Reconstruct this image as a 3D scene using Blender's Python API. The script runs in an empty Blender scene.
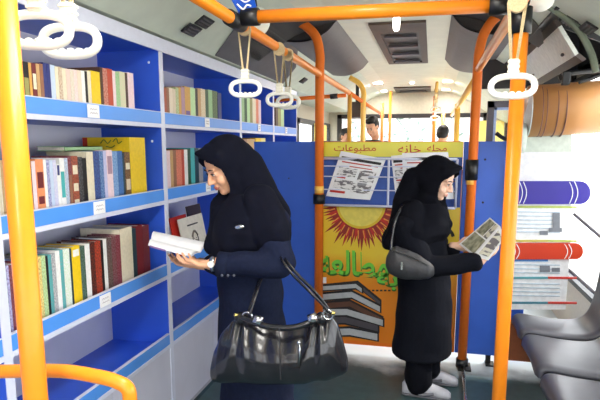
import bpy, bmesh, math, random
from mathutils import Vector as V, Matrix, noise
random.seed(7)
C = bpy.context.scene.collection
# ------------------------------------------------------------------ camera frame (solved from the vanishing points)
FL, PX, PY, H = 545.0, 302.0, 232.0, 1.6
_fh = math.hypot(FL, 87.0)
yaw, pit = math.atan(130.0/_fh), math.atan(87.0/FL)
FW = V((-math.sin(yaw)*math.cos(pit), math.cos(yaw)*math.cos(pit), -math.sin(pit)))
RT = V((math.cos(yaw), math.sin(yaw), 0)); UP = RT.cross(FW); EYE = V((0, 0, H))
def on(u, v, ax, val):
    d = FW + RT*((u-PX)/FL) - UP*((v-PY)/FL)
    return EYE + d*((val-EYE[ax])/d[ax])
def A(u, v, Y): return on(u, v, 1, Y)
cam = bpy.data.cameras.new('camera'); co = bpy.data.objects.new('camera', cam); C.objects.link(co)
co.matrix_world = Matrix.Translation(EYE) @ Matrix((RT, UP, -FW)).transposed().to_4x4()
cam.sensor_width = 36; cam.lens = FL/600*36
cam.shift_x = (300-PX)/600.0*1.0; cam.shift_y = (PY-200)/600.0
cam.clip_start = .02
bpy.context.scene.camera = co
# ------------------------------------------------------------------ materials
def lin(c): return tuple(((x/255)/12.92 if x/255 <= .04045 else ((x/255+.055)/1.055)**2.4) for x in c)+(1,)
MATS = {}
def mat(name, rgb, rough=.5, metal=0, var=.06, scale=30, emit=0, rgb2=None, bump=0, coat=0, sheen=0, trans=0, spec=None):
    if name in MATS: return MATS[name]
    m = bpy.data.materials.new(name); m.use_nodes = True; n = m.node_tree.nodes; l = m.node_tree.links
    b = n['Principled BSDF']; b.inputs['Roughness'].default_value = rough; b.inputs['Metallic'].default_value = metal
    b.inputs['Coat Weight'].default_value = coat; b.inputs['Sheen Weight'].default_value = sheen
    b.inputs['Transmission Weight'].default_value = trans
    c = lin(rgb)
    if spec is not None: b.inputs['Specular IOR Level'].default_value = spec
    tc = n.new('ShaderNodeTexCoord'); nz = n.new('ShaderNodeTexNoise'); nz.inputs['Scale'].default_value = scale
    l.new(tc.outputs['Object'], nz.inputs['Vector'])
    r = n.new('ShaderNodeValToRGB'); e = r.color_ramp.elements
    e[0].position = .35; e[1].position = .65
    c2 = lin(rgb2) if rgb2 else tuple(min(1, x*(1+var)) for x in c[:3])+(1,)
    e[0].color = c if rgb2 else tuple(x*(1-var) for x in c[:3])+(1,); e[1].color = c2
    l.new(nz.outputs['Fac'], r.inputs['Fac']); l.new(r.outputs['Color'], b.inputs['Base Color'])
    if bump:
        bp = n.new('ShaderNodeBump'); bp.inputs['Strength'].default_value = bump; bp.inputs['Distance'].default_value = .01
        l.new(nz.outputs['Fac'], bp.inputs['Height']); l.new(bp.outputs['Normal'], b.inputs['Normal'])
    if emit:
        b.inputs['Emission Color'].default_value = c; b.inputs['Emission Strength'].default_value = emit
    MATS[name] = m; return m
def glassmat():
    m = bpy.data.materials.new('clear_glass'); m.use_nodes = True; n = m.node_tree.nodes; l = m.node_tree.links
    n.remove(n['Principled BSDF']); t = n.new('ShaderNodeBsdfTransparent'); g = n.new('ShaderNodeBsdfGlossy'); g.inputs['Roughness'].default_value = .02
    x = n.new('ShaderNodeMixShader'); x.inputs[0].default_value = .06
    l.new(t.outputs[0], x.inputs[1]); l.new(g.outputs[0], x.inputs[2]); l.new(x.outputs[0], n['Material Output'].inputs[0]); return m
GLASS = glassmat()
ORANGE = mat('orange_paint', (240, 136, 28), .36, var=.02, coat=.12, spec=.3)
DORANGE = mat('deep_orange_paint', (230, 116, 36), .45, var=.02, spec=.25)
YELLOW = mat('amber_paint', (255, 198, 88), .3, var=.02, coat=.2)
BLUE = mat('blue_laminate', (50, 94, 214), .35, var=.05, scale=4)
LIPB = mat('light_blue_laminate', (84, 152, 240), .3, var=.04, scale=5)
PALE = mat('pale_grey_laminate', (205, 206, 224), .4, var=.03, scale=5)
EDGE = mat('white_edging', (214, 218, 238), .35, var=.02)
PANEL = mat('blue_partition_board', (50, 96, 200), .4, var=.03, scale=6)
WHITE = mat('white_plastic', (240, 239, 230), .3, var=.02)
CREAM = mat('cream_plastic', (232, 228, 210), .35, var=.03)
BLACK = mat('black_plastic', (22, 22, 24), .4, var=.1)
SAGE = mat('sage_grey_ceiling', (208, 216, 200), .55, var=.04, scale=8)
CEILC = mat('cream_ceiling', (226, 224, 204), .55, var=.03, scale=6)
GREYF = mat('grey_ceiling_vinyl', (88, 84, 88), .5, var=.06, scale=12)
DARKF = mat('dark_end_vinyl', (48, 44, 44), .6, var=.08)
BROWN = mat('brown_metal_frame', (76, 62, 54), .5, var=.1)
SEATG = mat('grey_seat_plastic', (84, 84, 92), .36, var=.05, scale=10)
CHROME = mat('brushed_steel', (200, 202, 206), .22, 1, var=.03)
DARKR = mat('dark_rubber', (34, 34, 36), .6)
STRAP = mat('beige_webbing', (205, 184, 142), .8, var=.1, scale=200)
SKIN = mat('skin', (226, 168, 132), .5, var=.04, scale=25)
SKIN2 = mat('skin_light', (238, 192, 166), .5, var=.04, scale=25)
NAVY = mat('navy_cloth', (22, 28, 50), .9, var=.12, scale=60, bump=.1, spec=.15)
SCARF = mat('black_scarf_cloth', (11, 13, 27), .9, var=.12, scale=40, bump=.1, spec=.15)
SCARF2 = mat('black_jersey_scarf', (9, 10, 19), .9, var=.12, scale=40, bump=.1, spec=.15)
COATB = mat('black_coat_cloth', (14, 16, 25), .9, var=.15, scale=70, bump=.1, spec=.15)
LEATHER = mat('black_leather', (24, 24, 30), .27, var=.12, scale=90, bump=.08, coat=.35)
GLEATH = mat('grey_leather', (50, 50, 54), .5, var=.12, scale=80, bump=.1)
PAPER = mat('book_paper', (232, 226, 208), .8, var=.05, scale=200)
WPAPER = mat('white_paper', (246, 246, 248), .7, var=.02)
RED = mat('red_print', (196, 44, 30), .5); DRED = mat('dark_red_print', (150, 36, 26), .5)
INK = mat('black_print', (24, 20, 22), .5); GINK = mat('green_print', (112, 206, 64), .5); DGINK = mat('dark_green_print', (58, 110, 34), .5)
YINK = mat('yellow_print', (232, 214, 52), .5)
HAIR = mat('dark_hair', (22, 18, 18), .6, var=.2, scale=120)
SHOE = mat('white_trainer', (176, 176, 184), .5); SHOEG = mat('grey_trainer_trim', (104, 104, 112), .6)
# ------------------------------------------------------------------ mesh helpers
class MB:
    def __init__(s): s.bm = bmesh.new()
    def box(s, lo, hi, bev=0):
        lo = V(lo); hi = V(hi); c = (lo+hi)/2; d = hi-lo
        r = bmesh.ops.create_cube(s.bm, size=1, matrix=Matrix.Translation(c) @ Matrix.Diagonal((abs(d.x), abs(d.y), abs(d.z), 1)))
        if bev:
            es = {e for v in r['verts'] for e in v.link_edges}
            bmesh.ops.bevel(s.bm, geom=list(es), offset=bev, segments=2, affect='EDGES', profile=.5)
        return s
    def quadbox(s, a, b, c, d, th):      # slab: four corners + thickness vector
        th = V(th); q = [V(p) for p in (a, b, c, d)]
        f = [s.bm.verts.new(p) for p in q]; g = [s.bm.verts.new(p+th) for p in q]
        s.bm.faces.new(f); s.bm.faces.new(g[::-1])
        for i in range(4): s.bm.faces.new((f[i], g[i], g[(i+1) % 4], f[(i+1) % 4]))
        return s
    def prism(s, pts, th):
        th = V(th); f = [s.bm.verts.new(V(p)) for p in pts]; g = [s.bm.verts.new(V(p)+th) for p in pts]
        n = len(pts); s.bm.faces.new(f); s.bm.faces.new(g[::-1])
        for i in range(n): s.bm.faces.new((f[i], g[i], g[(i+1) % n], f[(i+1) % n]))
        return s
    def rings(s, R, caps=True, close=False):
        vs = [[s.bm.verts.new(p) for p in r] for r in R]; n = len(R[0])
        m = len(vs)
        for i in range(m if close else m-1):
            a = vs[i]; b = vs[(i+1) % m]
            for j in range(n): s.bm.faces.new((a[j], a[(j+1) % n], b[(j+1) % n], b[j]))
        if caps and not close: s.bm.faces.new(vs[0][::-1]); s.bm.faces.new(vs[-1])
        return s
    def tube(s, pts, r, n=12, close=False, flat=1, caps=True):
        pts = [V(p) for p in pts]; R = []; m = len(pts)
        rad = r if isinstance(r, (list, tuple)) else [r]*m
        prev = None
        for i, p in enumerate(pts):
            if close: t = (pts[(i+1) % m]-pts[i-1]).normalized()
            else: t = (pts[min(i+1, m-1)]-pts[max(i-1, 0)]).normalized()
            if prev is None:
                a = t.cross(V((0, 0, 1)));
                if a.length < .1: a = t.cross(V((0, 1, 0)))
                a.normalize()
            else: a = (prev - t*prev.dot(t)).normalized()
            prev = a; b = t.cross(a)
            R.append([p+(a*math.cos(q)+b*math.sin(q)*flat)*rad[i] for q in [2*math.pi*k/n for k in range(n)]])
        return s.rings(R, caps, close)
    def loft(s, R, n=24):                # R: (centre, a vector, b vector)
        return s.rings([[V(c)+V(a)*math.cos(q)+V(b)*math.sin(q) for q in [2*math.pi*k/n for k in range(n)]] for c, a, b in R])
    def ell(s, c, r, rot=None, seg=20):
        m = Matrix.Translation(V(c)) @ (rot.to_4x4() if rot else Matrix()) @ Matrix.Diagonal((r[0], r[1], r[2], 1))
        bmesh.ops.create_uvsphere(s.bm, u_segments=seg, v_segments=seg//2+2, radius=1, matrix=m); return s
    def cap(s, p, q, r1, r2, n=14):      # tapered capsule
        p = V(p); q = V(q); s.ell(p, (r1,)*3, seg=n); s.ell(q, (r2,)*3, seg=n)
        return s.tube([p, q], [r1, r2], n)
    def chain(s, pts):
        for a, b in zip(pts, pts[1:]): s.cap(a[0], b[0], a[1], b[1])
        return s
    def build(s, name, m, parent=None, smooth=False):
        bmesh.ops.recalc_face_normals(s.bm, faces=s.bm.faces)
        me = bpy.data.meshes.new(name); s.bm.to_mesh(me); s.bm.free()
        for q in (m if isinstance(m, list) else [m]): me.materials.append(q)
        if smooth:
            for p in me.polygons: p.use_smooth = True
        o = bpy.data.objects.new(name, me); C.objects.link(o)
        if parent:
            o.parent = parent
            if parent.type == 'EMPTY': o.matrix_parent_inverse = Matrix.Translation(-parent.location)
        return o
    def remesh(s, name, m, parent=None, vox=.006, it=4, disp=0, dsc=8, cut=None, fold=None):
        o = s.build(name+'_tmp', m)
        md = o.modifiers.new('r', 'REMESH'); md.mode = 'VOXEL'; md.voxel_size = vox
        sm = o.modifiers.new('s', 'SMOOTH'); sm.iterations = it; sm.factor = .5
        dg = bpy.context.evaluated_depsgraph_get(); dg.update()
        me = bpy.data.meshes.new_from_object(o.evaluated_get(dg)); me.name = name
        bpy.data.objects.remove(o)
        for Mi, ctr, rad in (cut or []):     # open the hood: carve an ellipsoidal hollow
            inv = Mi.inverted()
            for v_ in me.vertices:
                q = inv @ v_.co - ctr; a2 = (q.x/rad.x)**2+(q.z/rad.z)**2
                if a2 < 1:
                    yb = -rad.y*(1-a2)**.28
                    if q.y > yb: q.y = yb; v_.co = Mi @ (q+ctr)
        if disp or fold:
            NR = [v_.normal.copy() for v_ in me.vertices]
            for v_, nn_ in zip(me.vertices, NR):
                d = noise.noise(v_.co*dsc)*disp if disp else 0
                if fold: d += fold(v_.co)
                v_.co += nn_*d
        for p in me.polygons: p.use_smooth = True
        n = bpy.data.objects.new(name, me); C.objects.link(n)
        if parent: n.parent = parent; n.matrix_parent_inverse = Matrix.Translation(-parent.location)
        return n
def tag(o, label=None, cat=None, group=None, kind=None):
    if label: o['label'] = label
    if cat: o['category'] = cat
    if group: o['group'] = group
    if kind: o['kind'] = kind
    return o
def empty(name, loc, label=None, cat=None, group=None):
    o = bpy.data.objects.new(name, None); C.objects.link(o); o.location = loc; o.empty_display_size = .05
    return tag(o, label, cat, group)
def struct(name, mb, m, parent=None, label=None):
    o = mb.build(name, m, parent)
    if not parent: o['kind'] = 'structure'
    return o
def copytree(o, parent=None):
    c = o.copy(); C.objects.link(c)
    if parent: c.parent = parent
    for ch in list(o.children): copytree(ch, c)
    return c
def bez(pts, n=8):                       # Catmull-Rom through points
    pts = [V(p) for p in pts]; P = [pts[0]*2-pts[1]]+pts+[pts[-1]*2-pts[-2]]; out = []
    for i in range(1, len(P)-2):
        for k in range(n):
            t = k/n; a, b, c, d = P[i-1:i+3]
            out.append(.5*((2*b)+(c-a)*t+(2*a-5*b+4*c-d)*t*t+(3*b-a-3*c+d)*t**3))
    return out+[pts[-1]]
def fittext(name, s, u0, v0, u1, v1, y, m, parent, th=.0006, bold=0, hfix=True):
    c = bpy.data.curves.new(name, 'FONT'); c.body = s; c.size = 1; c.offset = bold; c.resolution_u = 3
    o = bpy.data.objects.new('t_', c); C.objects.link(o); dg = bpy.context.evaluated_depsgraph_get(); dg.update()
    me = bpy.data.meshes.new_from_object(o.evaluated_get(dg)); bpy.data.objects.remove(o)
    X = [v.co.x for v in me.vertices]; Z = [v.co.y for v in me.vertices]; p, q = A(u0, v1, y), A(u1, v0, y)
    for v in me.vertices: v.co = V((p.x+(v.co.x-min(X))/(max(X)-min(X))*(q.x-p.x), y, p.z+(v.co.y-min(Z))/(max(Z)-min(Z))*(q.z-p.z)))
    me.materials.clear(); me.materials.append(m); n = bpy.data.objects.new(name, me); C.objects.link(n); n.parent = parent; n.matrix_parent_inverse = Matrix.Translation(-parent.location); return n
def text(name, s, loc, size, m, parent, rot=(math.pi/2, 0, 0), th=.0008, bold=0, sx=1):
    c = bpy.data.curves.new(name, 'FONT'); c.body = s; c.size = size; c.extrude = th; c.offset = bold; c.align_x = 'CENTER'; c.resolution_u = 3
    o = bpy.data.objects.new('t_', c); C.objects.link(o); dg = bpy.context.evaluated_depsgraph_get(); dg.update()
    me = bpy.data.meshes.new_from_object(o.evaluated_get(dg)); bpy.data.objects.remove(o)
    from mathutils import Euler
    me.transform(Matrix.Translation(V(loc)) @ Euler(rot).to_matrix().to_4x4() @ Matrix.Diagonal((sx, 1, 1, 1)))
    me.materials.clear(); me.materials.append(m)
    n = bpy.data.objects.new(name, me); C.objects.link(n); n.parent = parent
    if parent.type == 'EMPTY': n.matrix_parent_inverse = Matrix.Translation(-parent.location)
    return n
EXPO = 0.0
# ================================================================== THE BUS SHELL
LW, RW, Y0, Y1 = -1.80, 1.20, -1.6, 9.75
CZ = 2.50
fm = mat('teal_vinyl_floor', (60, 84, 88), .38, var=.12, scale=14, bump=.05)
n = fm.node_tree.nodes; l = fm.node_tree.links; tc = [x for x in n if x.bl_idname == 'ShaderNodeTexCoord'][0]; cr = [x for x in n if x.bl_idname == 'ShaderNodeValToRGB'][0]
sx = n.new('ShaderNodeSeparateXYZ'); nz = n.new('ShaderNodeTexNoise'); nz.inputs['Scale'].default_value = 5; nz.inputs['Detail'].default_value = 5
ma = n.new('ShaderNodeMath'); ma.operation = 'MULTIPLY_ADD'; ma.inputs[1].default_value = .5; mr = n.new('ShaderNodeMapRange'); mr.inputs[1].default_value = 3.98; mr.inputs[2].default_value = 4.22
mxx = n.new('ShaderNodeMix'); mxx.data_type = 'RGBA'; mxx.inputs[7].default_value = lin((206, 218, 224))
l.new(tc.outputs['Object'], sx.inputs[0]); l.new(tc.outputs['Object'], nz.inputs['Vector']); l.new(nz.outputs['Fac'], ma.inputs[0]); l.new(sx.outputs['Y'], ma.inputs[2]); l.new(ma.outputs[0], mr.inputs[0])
l.new(mr.outputs[0], mxx.inputs[0]); l.new(cr.outputs[0], mxx.inputs[6]); l.new(mxx.outputs[2], n['Principled BSDF'].inputs['Base Color'])   # bright daylight at and beyond the partition, painted into the floor colour
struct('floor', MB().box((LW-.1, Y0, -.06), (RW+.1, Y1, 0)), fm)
prof = [(-1.83, 2.165), (-1.60, 2.168), (-1.41, 2.172), (-1.22, 2.30), (-1.05, 2.40), (-.88, 2.465), (-.72, CZ), (.12, CZ), (.28, 2.465), (.45, 2.40), (.62, 2.30), (.82, 2.17), (1.0, 2.06), (1.23, 1.93)]
def ceilmesh(a, b, ya, yb, t=.03):
    mb = MB(); P = prof[a:b+1]
    lo = [V((x, ya, z)) for x, z in P]; up = [V((x, ya, z+t)) for x, z in P[::-1]]
    return mb.prism(lo+up, (0, yb-ya, 0))
def cm(a, b, ya, yb, name, m):
    mb = MB(); P = prof[a:b+1]; t = .03
    for (x0, z0), (x1, z1) in zip(P, P[1:]): mb.quadbox((x0, ya, z0), (x1, ya, z1), (x1, yb, z1), (x0, yb, z0), (0, 0, t))
    return struct(name, mb, m)
cm(0, 5, Y0, Y1, 'ceiling', SAGE)
cm(5, 8, Y0, Y1, 'ceiling_centre', CEILC)
cm(8, 13, Y0, 3.25, 'ceiling_right_near', SAGE)
cm(8, 10, 3.25, Y1, 'ceiling_right_inner', SAGE)
cm(10, 13, 5.3, Y1, 'ceiling_right_far', SAGE)
struct('trim_5', MB().box((.40, 3.2, 2.58), (RW+.1, 5.35, 2.61)).box((RW, 3.2, 2.2), (RW+.04, 5.35, 2.6)).box((.4, 5.3, 2.1), (RW, 5.33, 2.6)).box((.62, 3.2, 2.31), (RW, 3.23, 2.6)).box((.60, 3.2, 2.30), (.62, 5.33, 2.6)), DARKR)   # roof skin above the open bay
# walls with openings : list of (y0,y1) piers
wallm = mat('beige_wall_panel', (196, 190, 172), .5, var=.04)
framem = mat('dark_window_frame', (40, 38, 40), .45)
struct('wall_left', MB().box((LW-.06, Y0, 0), (LW, Y1, 1.30)).box((LW-.06, Y0, 1.97), (LW, Y1, 2.2)).box((LW-.06, Y0, 1.30), (LW, 6.15, 1.97)), wallm)
piersL = [6.15, 7.35, 8.55, 9.75]
def window(n, X, ya, yb, za, zb, side, fr=.05, mid=None):
    w = empty('window_%d' % n, (X, (ya+yb)/2, za)); w['kind'] = 'structure'
    x0, x1 = (X-.05, X+.02) if side < 0 else (X-.02, X+.05)
    mb = MB().box((x0, ya, za), (x1, ya+fr, zb)).box((x0, yb-fr, za), (x1, yb, zb)).box((x0, ya, za), (x1, yb, za+fr)).box((x0, ya, zb-fr), (x1, yb, zb))
    if mid: mb.box((x0, ya, mid-.02), (x1, yb, mid+.02))
    mb.build('frame', framem, w); MB().box((X-.003, ya+fr, za+fr), (X+.003, yb-fr, zb-fr)).build('pane', GLASS, w)
    return w
for i in range(3): window(i+1, LW, piersL[i], piersL[i+1], 1.30, 1.97, -1, .07, 1.62)
struct('wall_right', MB().box((RW, Y0, 0), (RW+.06, 2.9, .93)).box((RW, 2.9, 0), (RW+.06, 6.9, .45)).box((RW, 6.9, 0), (RW+.06, Y1, .93)).box((RW, Y0, 1.96), (RW+.06, 3.2, 2.02)).box((RW, 3.2, 2.16), (RW+.06, 5.3, 2.25)).box((RW, 6.9, 1.96), (RW+.06, Y1, 2.02)).box((RW, 5.3, 2.16), (RW+.06, 6.9, 2.25)), wallm)
pr = [(-1.6, -.2), (-.2, 1.2), (1.2, 2.9)]
for i, (a, b) in enumerate(pr): window(4+i, RW, a, b, .93, 1.96, 1, .05)
window(7, RW, 2.9, 6.9, .45, 2.16, 1, .04)
for i, (a, b) in enumerate([(6.9, 8.3), (8.3, 9.75)]): window(8+i, RW, a, b, .93, 1.96, 1, .06)
# rear wall with the big printed rear window
struct('wall_back', MB().box((LW-.06, Y1, 0), (RW+.06, Y1+.06, 1.15)).box((LW-.06, Y1, 2.12), (RW+.06, Y1+.06, 2.6)).box((LW-.06, Y1, 1.15), (-1.62, Y1+.06, 2.12)).box((.86, Y1, 1.15), (RW+.06, Y1+.06, 2.12)), wallm)
w = empty('window_11', (-.4, Y1, 1.15)); w['kind'] = 'structure'
MB().box((-1.65, Y1-.02, 2.06), (.9, Y1+.05, 2.13)).box((-1.65, Y1-.02, 1.1), (.9, Y1+.05, 1.18)).box((-1.65, Y1-.02, 1.1), (-1.57, Y1+.05, 2.13)).box((.82, Y1-.02, 1.1), (.9, Y1+.05, 2.13)).build('frame', framem, w)
pm = bpy.data.materials.new('printed_frosted_film'); pm.use_nodes = True; n = pm.node_tree.nodes; l = pm.node_tree.links
b = n['Principled BSDF']; tc = n.new('ShaderNodeTexCoord'); nz = n.new('ShaderNodeTexNoise'); nz.inputs['Scale'].default_value = 7; nz.inputs['Detail'].default_value = 6; nz.inputs['Distortion'].default_value = 2.5
r = n.new('ShaderNodeValToRGB'); e = r.color_ramp.elements; e[0].position = .38; e[0].color = lin((150, 172, 166)); e[1].position = .46; e[1].color = lin((244, 240, 240))
l.new(tc.outputs['Object'], nz.inputs['Vector']); l.new(nz.outputs['Fac'], r.inputs['Fac'])
tl = n.new('ShaderNodeBsdfTranslucent'); mx = n.new('ShaderNodeMixShader'); mx.inputs[0].default_value = .75
l.new(r.outputs['Color'], b.inputs['Base Color']); l.new(r.outputs['Color'], tl.inputs[0]); l.new(b.outputs[0], mx.inputs[1]); l.new(tl.outputs[0], mx.inputs[2]); l.new(mx.outputs[0], n['Material Output'].inputs[0])
MB().box((-1.57, Y1+.012, 1.18), (.82, Y1+.018, 2.06)).build('pane', pm, w)
# front : low dash wall and windscreen (behind the camera)
struct('wall_front', MB().box((LW-.06, Y0-.06, 0), (RW+.06, Y0, .85)).box((LW-.06, Y0-.06, 2.1), (RW+.06, Y0, 2.6)), wallm)
w = empty('window_12', (-.3, Y0, .85)); w['kind'] = 'structure'
MB().box((LW, Y0-.04, .85), (LW+.07, Y0, 2.1)).box((RW-.07, Y0-.04, .85), (RW, Y0, 2.1)).box((-.34, Y0-.04, .85), (-.28, Y0, 2.1)).build('frame', framem, w)
MB().box((LW+.07, Y0-.025, .85), (RW-.07, Y0-.02, 2.1)).build('pane', GLASS, w)
struct('ground', MB().box((-40, -40, -.9), (60, 60, -.85)), mat('pale_paving', (215, 212, 205), .8))

# ---- ceiling fittings
def flatvent(y0, y1, x0, x1, label, inner=True):
    v = empty('ceiling_hatch', ((x0+x1)/2, y0, CZ), label, 'ceiling hatch')
    f = .06
    MB().box((x0, y0, CZ-.02), (x1, y0+.35, CZ-.001)).box((x0, y1-.08, CZ-.02), (x1, y1, CZ-.001)).box((x0, y0+.35, CZ-.02), (x0+f, y1-.08, CZ-.001)).box((x1-f, y0+.35, CZ-.02), (x1, y1-.08, CZ-.001)).build('frame', BROWN, v)
    MB().box((x0+f, y0+.35, CZ-.006), (x1-f, y1-.08, CZ-.001)).build('recess', BLACK, v)
    k = 4
    for i in range(k):
        yy = y0+.5+(y1-y0-.7)*i/(k-1); MB().box((x0+f+.02, yy-.03, CZ-.03), (x1-f-.02, yy+.03, CZ-.012)).build('louvre', GREYF, v)
    return v
flatvent(4.25, 6.3, -.495, -.075, 'brown framed ceiling hatch with dark louvres nearest the orange crossbar')
flatvent(8.9, 9.7, -.62, -.05, 'small dark ceiling hatch at the far end above the rear window')
def covevent(u, v, label):
    # black slotted air vent sunk on the sloping cove
    p = None
    best = None
    for (xa, za), (xb, zb) in zip(prof, prof[1:]):
        for k in range(11):
            x = xa+(xb-xa)*k/10; z = za+(zb-za)*k/10
            q = on(u, v, 0, x)
            if q.y > .5 and q.y < 9:
                e_ = abs(q.z-z)
                if best is None or e_ < best[0]: best = (e_, q, V((xb-xa, 0, zb-za)).normalized())
    q, s_ = best[1], best[2]
    t = empty('ceiling_vent', q, label, 'air vent', 'black slotted air vents on the sloping ceiling')
    nrm = V((s_.z, 0, -s_.x)); 
    if nrm.z > 0: nrm = -nrm
    L = .075; W = .035; y = V((0, 1, 0)); sv = s_
    a = q+nrm*.002
    MB().quadbox(a-sv*W-y*L, a+sv*W-y*L, a+sv*W+y*L, a-sv*W+y*L, nrm*.01).build('bezel', BLACK, t)
    for k in (-1, 0, 1): MB().quadbox(a+nrm*.01+sv*(k*.02-.004)-y*L*.85, a+nrm*.01+sv*(k*.02+.004)-y*L*.85, a+nrm*.01+sv*(k*.02+.004)+y*L*.85, a+nrm*.01+sv*(k*.02-.004)+y*L*.85, nrm*.006).build('slat', GREYF, t)
for u, v, lb in ((191, 29, 'black air vent nearest the top of the bookcase, left of the pair'), (204, 21, 'black air vent nearest the orange rail, right of the left-hand pair'),
                 (571, 20, 'black air vent at upper right, farther of the right-hand pair'), (589, 27, 'black air vent at upper right, nearest the right edge'),
                 (303, 80, 'small black air vent beside the middle post')): covevent(u, v, lb)
# ceiling drums : grey bellied duct covers either side of the aisle
def coz(x):
    for (xa, za), (xb, zb) in zip(prof, prof[1:]):
        if xa <= x <= xb: return za+(zb-za)*(x-xa)/(xb-xa)-.004
    return CZ-.004
def drum(xs, zs, label):
    y0, y1 = 4.12, 6.2; t = empty('ceiling_duct_cover', (xs[2], y0, CZ), label, 'ceiling cover')
    P = bez([(x, 0, z) for x, z in zip(xs, zs)], 6)
    mb = MB(); n_ = len(P)
    for a, b_ in zip(P, P[1:]):
        mb.quadbox((a.x, y0, a.z), (b_.x, y0, b_.z), (b_.x, y1, b_.z), (a.x, y1, a.z), (0, 0, .012))
    mb.build('belly', GREYF, t)
    top = [V((p.x, y0, p.z)) for p in P]
    MB().prism(top+[V((P[-1].x, y0, CZ+.01)), V((P[0].x, y0, CZ+.01))][:2], (0, .01, 0)).build('near_end_cap', DARKF, t)
    dd = lambda x: y0-.6*math.sqrt(max(0, 1-((x-(min(xs)+max(xs))/2)/(.5*(max(xs)-min(xs))))**2))
    mm = MB(); nn_ = 12
    for i_ in range(nn_):
        xa_, xb_ = [min(xs)+.01+(max(xs)-min(xs)-.02)*q_/nn_ for q_ in (i_, i_+1)]
        mm.quadbox(V((xa_, dd(xa_)-.02, coz(xa_))), V((xb_, dd(xb_)-.02, coz(xb_))), V((xb_, y0, coz(xb_))), V((xa_, y0, coz(xa_))), (0, 0, -.004))
    mm.build('duct_mouth', DARKF, t)
    MB().prism([p+V((0, y1-y0-.01, 0)) for p in top+[V((P[-1].x, y0, CZ+.01)), V((P[0].x, y0, CZ+.01))]], (0, .01, 0)).build('far_end_cap', GREYF, t)
drum([-1.32, -1.21, -1.06, -.92, -.79, -.71], [2.45, 2.395, 2.362, 2.365, 2.42, 2.50], 'grey bellied ceiling cover with black end left of the ceiling hatch')
drum([.10, .17, .27, .42, .58, .69], [2.50, 2.42, 2.37, 2.35, 2.362, 2.41], 'grey bellied ceiling cover with black end right of the ceiling hatch')
def cove(u, v, x):
    q = on(u, v, 0, x); z = 0
    for (xa, za), (xb, zb) in zip(prof, prof[1:]):
        if xa <= x <= xb: z = za+(zb-za)*(x-xa)/(xb-xa)
    return V((x, q.y, z-.004))
cv = MB(); F0, F1, F2, F3, F4, F5 = cove(215, 50, -1.395), cove(233, 37, -1.22), cove(240, 30, -1.09), cove(298, 69, -1.09), cove(296, 72, -1.22), cove(283, 80, -1.395)
cv.quadbox(F0, F1, F4, F5, (0, 0, -.004)).quadbox(F1, F2, F3, F4, (0, 0, -.004))
tag(cv.build('ceiling_flap', GREYF), 'grey vinyl flap on the sloping ceiling above the second bookcase', 'ceiling flap')
# lamps on the ceiling
LAMP = mat('lit_lamp', (255, 250, 238), .4, emit=9)
def lamp(x, y, w, d, label, power, near=True):
    t = empty('ceiling_lamp', (x, y, CZ), label, 'ceiling lamp', 'lit white ceiling lamps')
    MB().box((x-w/2-.01, y-d/2-.01, CZ-.015), (x+w/2+.01, y+d/2+.01, CZ)).build('bezel', WHITE, t)
    MB().box((x-w/2, y-d/2, CZ-.028), (x+w/2, y+d/2, CZ-.014)).build('diffuser', LAMP, t)
    ld = bpy.data.lights.new('lamp_light', 'AREA'); ld.shape = 'RECTANGLE'; ld.size = w; ld.size_y = d; ld.energy = power; ld.color = (1, .96, .9)
    lo = bpy.data.objects.new('lamp_light', ld); C.objects.link(lo); lo.location = (x, y, CZ-.04)
for x, y, lb in ((-.83, 8.1, 'lit square ceiling lamp on the left, nearer of its pair'), (.215, 8.1, 'lit square ceiling lamp on the right, nearer of its pair'),
                 (-.86, 9.3, 'lit square ceiling lamp on the left, farther one'), (.23, 9.3, 'lit square ceiling lamp on the right, farther one')):
    lamp(x, y, .2, .2, lb, 12)
for x, y, lb in ((-.31, 8.2, 'small glaring white ceiling lamp between the two hatches'),): lamp(x, y, .06, .1, lb, 6)
for x, y, lb in ((-.35, 1.1, 'unseen long fill lamp added over the near aisle'), (-.35, -.6, 'unseen long fill lamp added by the front windscreen')): lamp(x, y, .3, 1.1, lb, 26)  # both long lamps are out of view, added to brighten the interior
t = empty('tube_lamp', (-.27, 4.0, 2.43), 'short white tube lamp hanging from the ceiling just behind the crossbar', 'lamp')
MB().tube([(-.27, 4.0, 2.50), (-.27, 4.0, 2.46)], .012).build('stem', WHITE, t, True)
MB().cap((-.27, 4.0, 2.455), (-.27, 4.0, 2.40), .026, .022).build('bulb', LAMP, t, True)
# right-hand open service bay
t = empty('cove_cover', (.82, 3.75, 2.13), 'pale grey service cover with brown edges open on the right ceiling', 'service cover')
ya, yb = 3.7, 5.25
a0, a1 = V((.713, ya, 2.30)), V((.822, ya, 2.13)); b0, b1 = V((.713, yb, 2.30)), V((.822, yb, 2.13))
MB().quadbox(a0, a1, b1, b0, (.02, 0, .012)).build('cover_panel', mat('pale_cover', (238, 240, 230), .5), t)
MB().quadbox(a1+V((-.002, -.01, .0)), a1+V((.04, -.01, -.035)), b1+V((.04, 0, -.035)), b1+V((-.002, 0, 0)), (.02, 0, .015)).build('lower_edge_rail', BROWN, t)
MB().quadbox(a0+V((-.035, -.01, .035)), a0+V((.0, -.01, .0)), b0+V((.0, 0, .0)), b0+V((-.035, 0, .035)), (.02, 0, .015)).build('upper_edge_rail', BROWN, t)
for f_, g_ in ((.12, .75), (.8, .75)): MB().ell(a0.lerp(a1, g_).lerp(b0.lerp(b1, g_), f_)+V((-.008, 0, -.006)), (.011, .011, .011)).build('screw', GREYF, t, True)
MB().quadbox((.72, 3.72, 2.31), (1.18, 3.72, 2.12), (1.18, 3.74, 2.12), (.72, 3.74, 2.31), (0, 0, .12)).build('inner_end_plate', BLACK, t)
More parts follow.
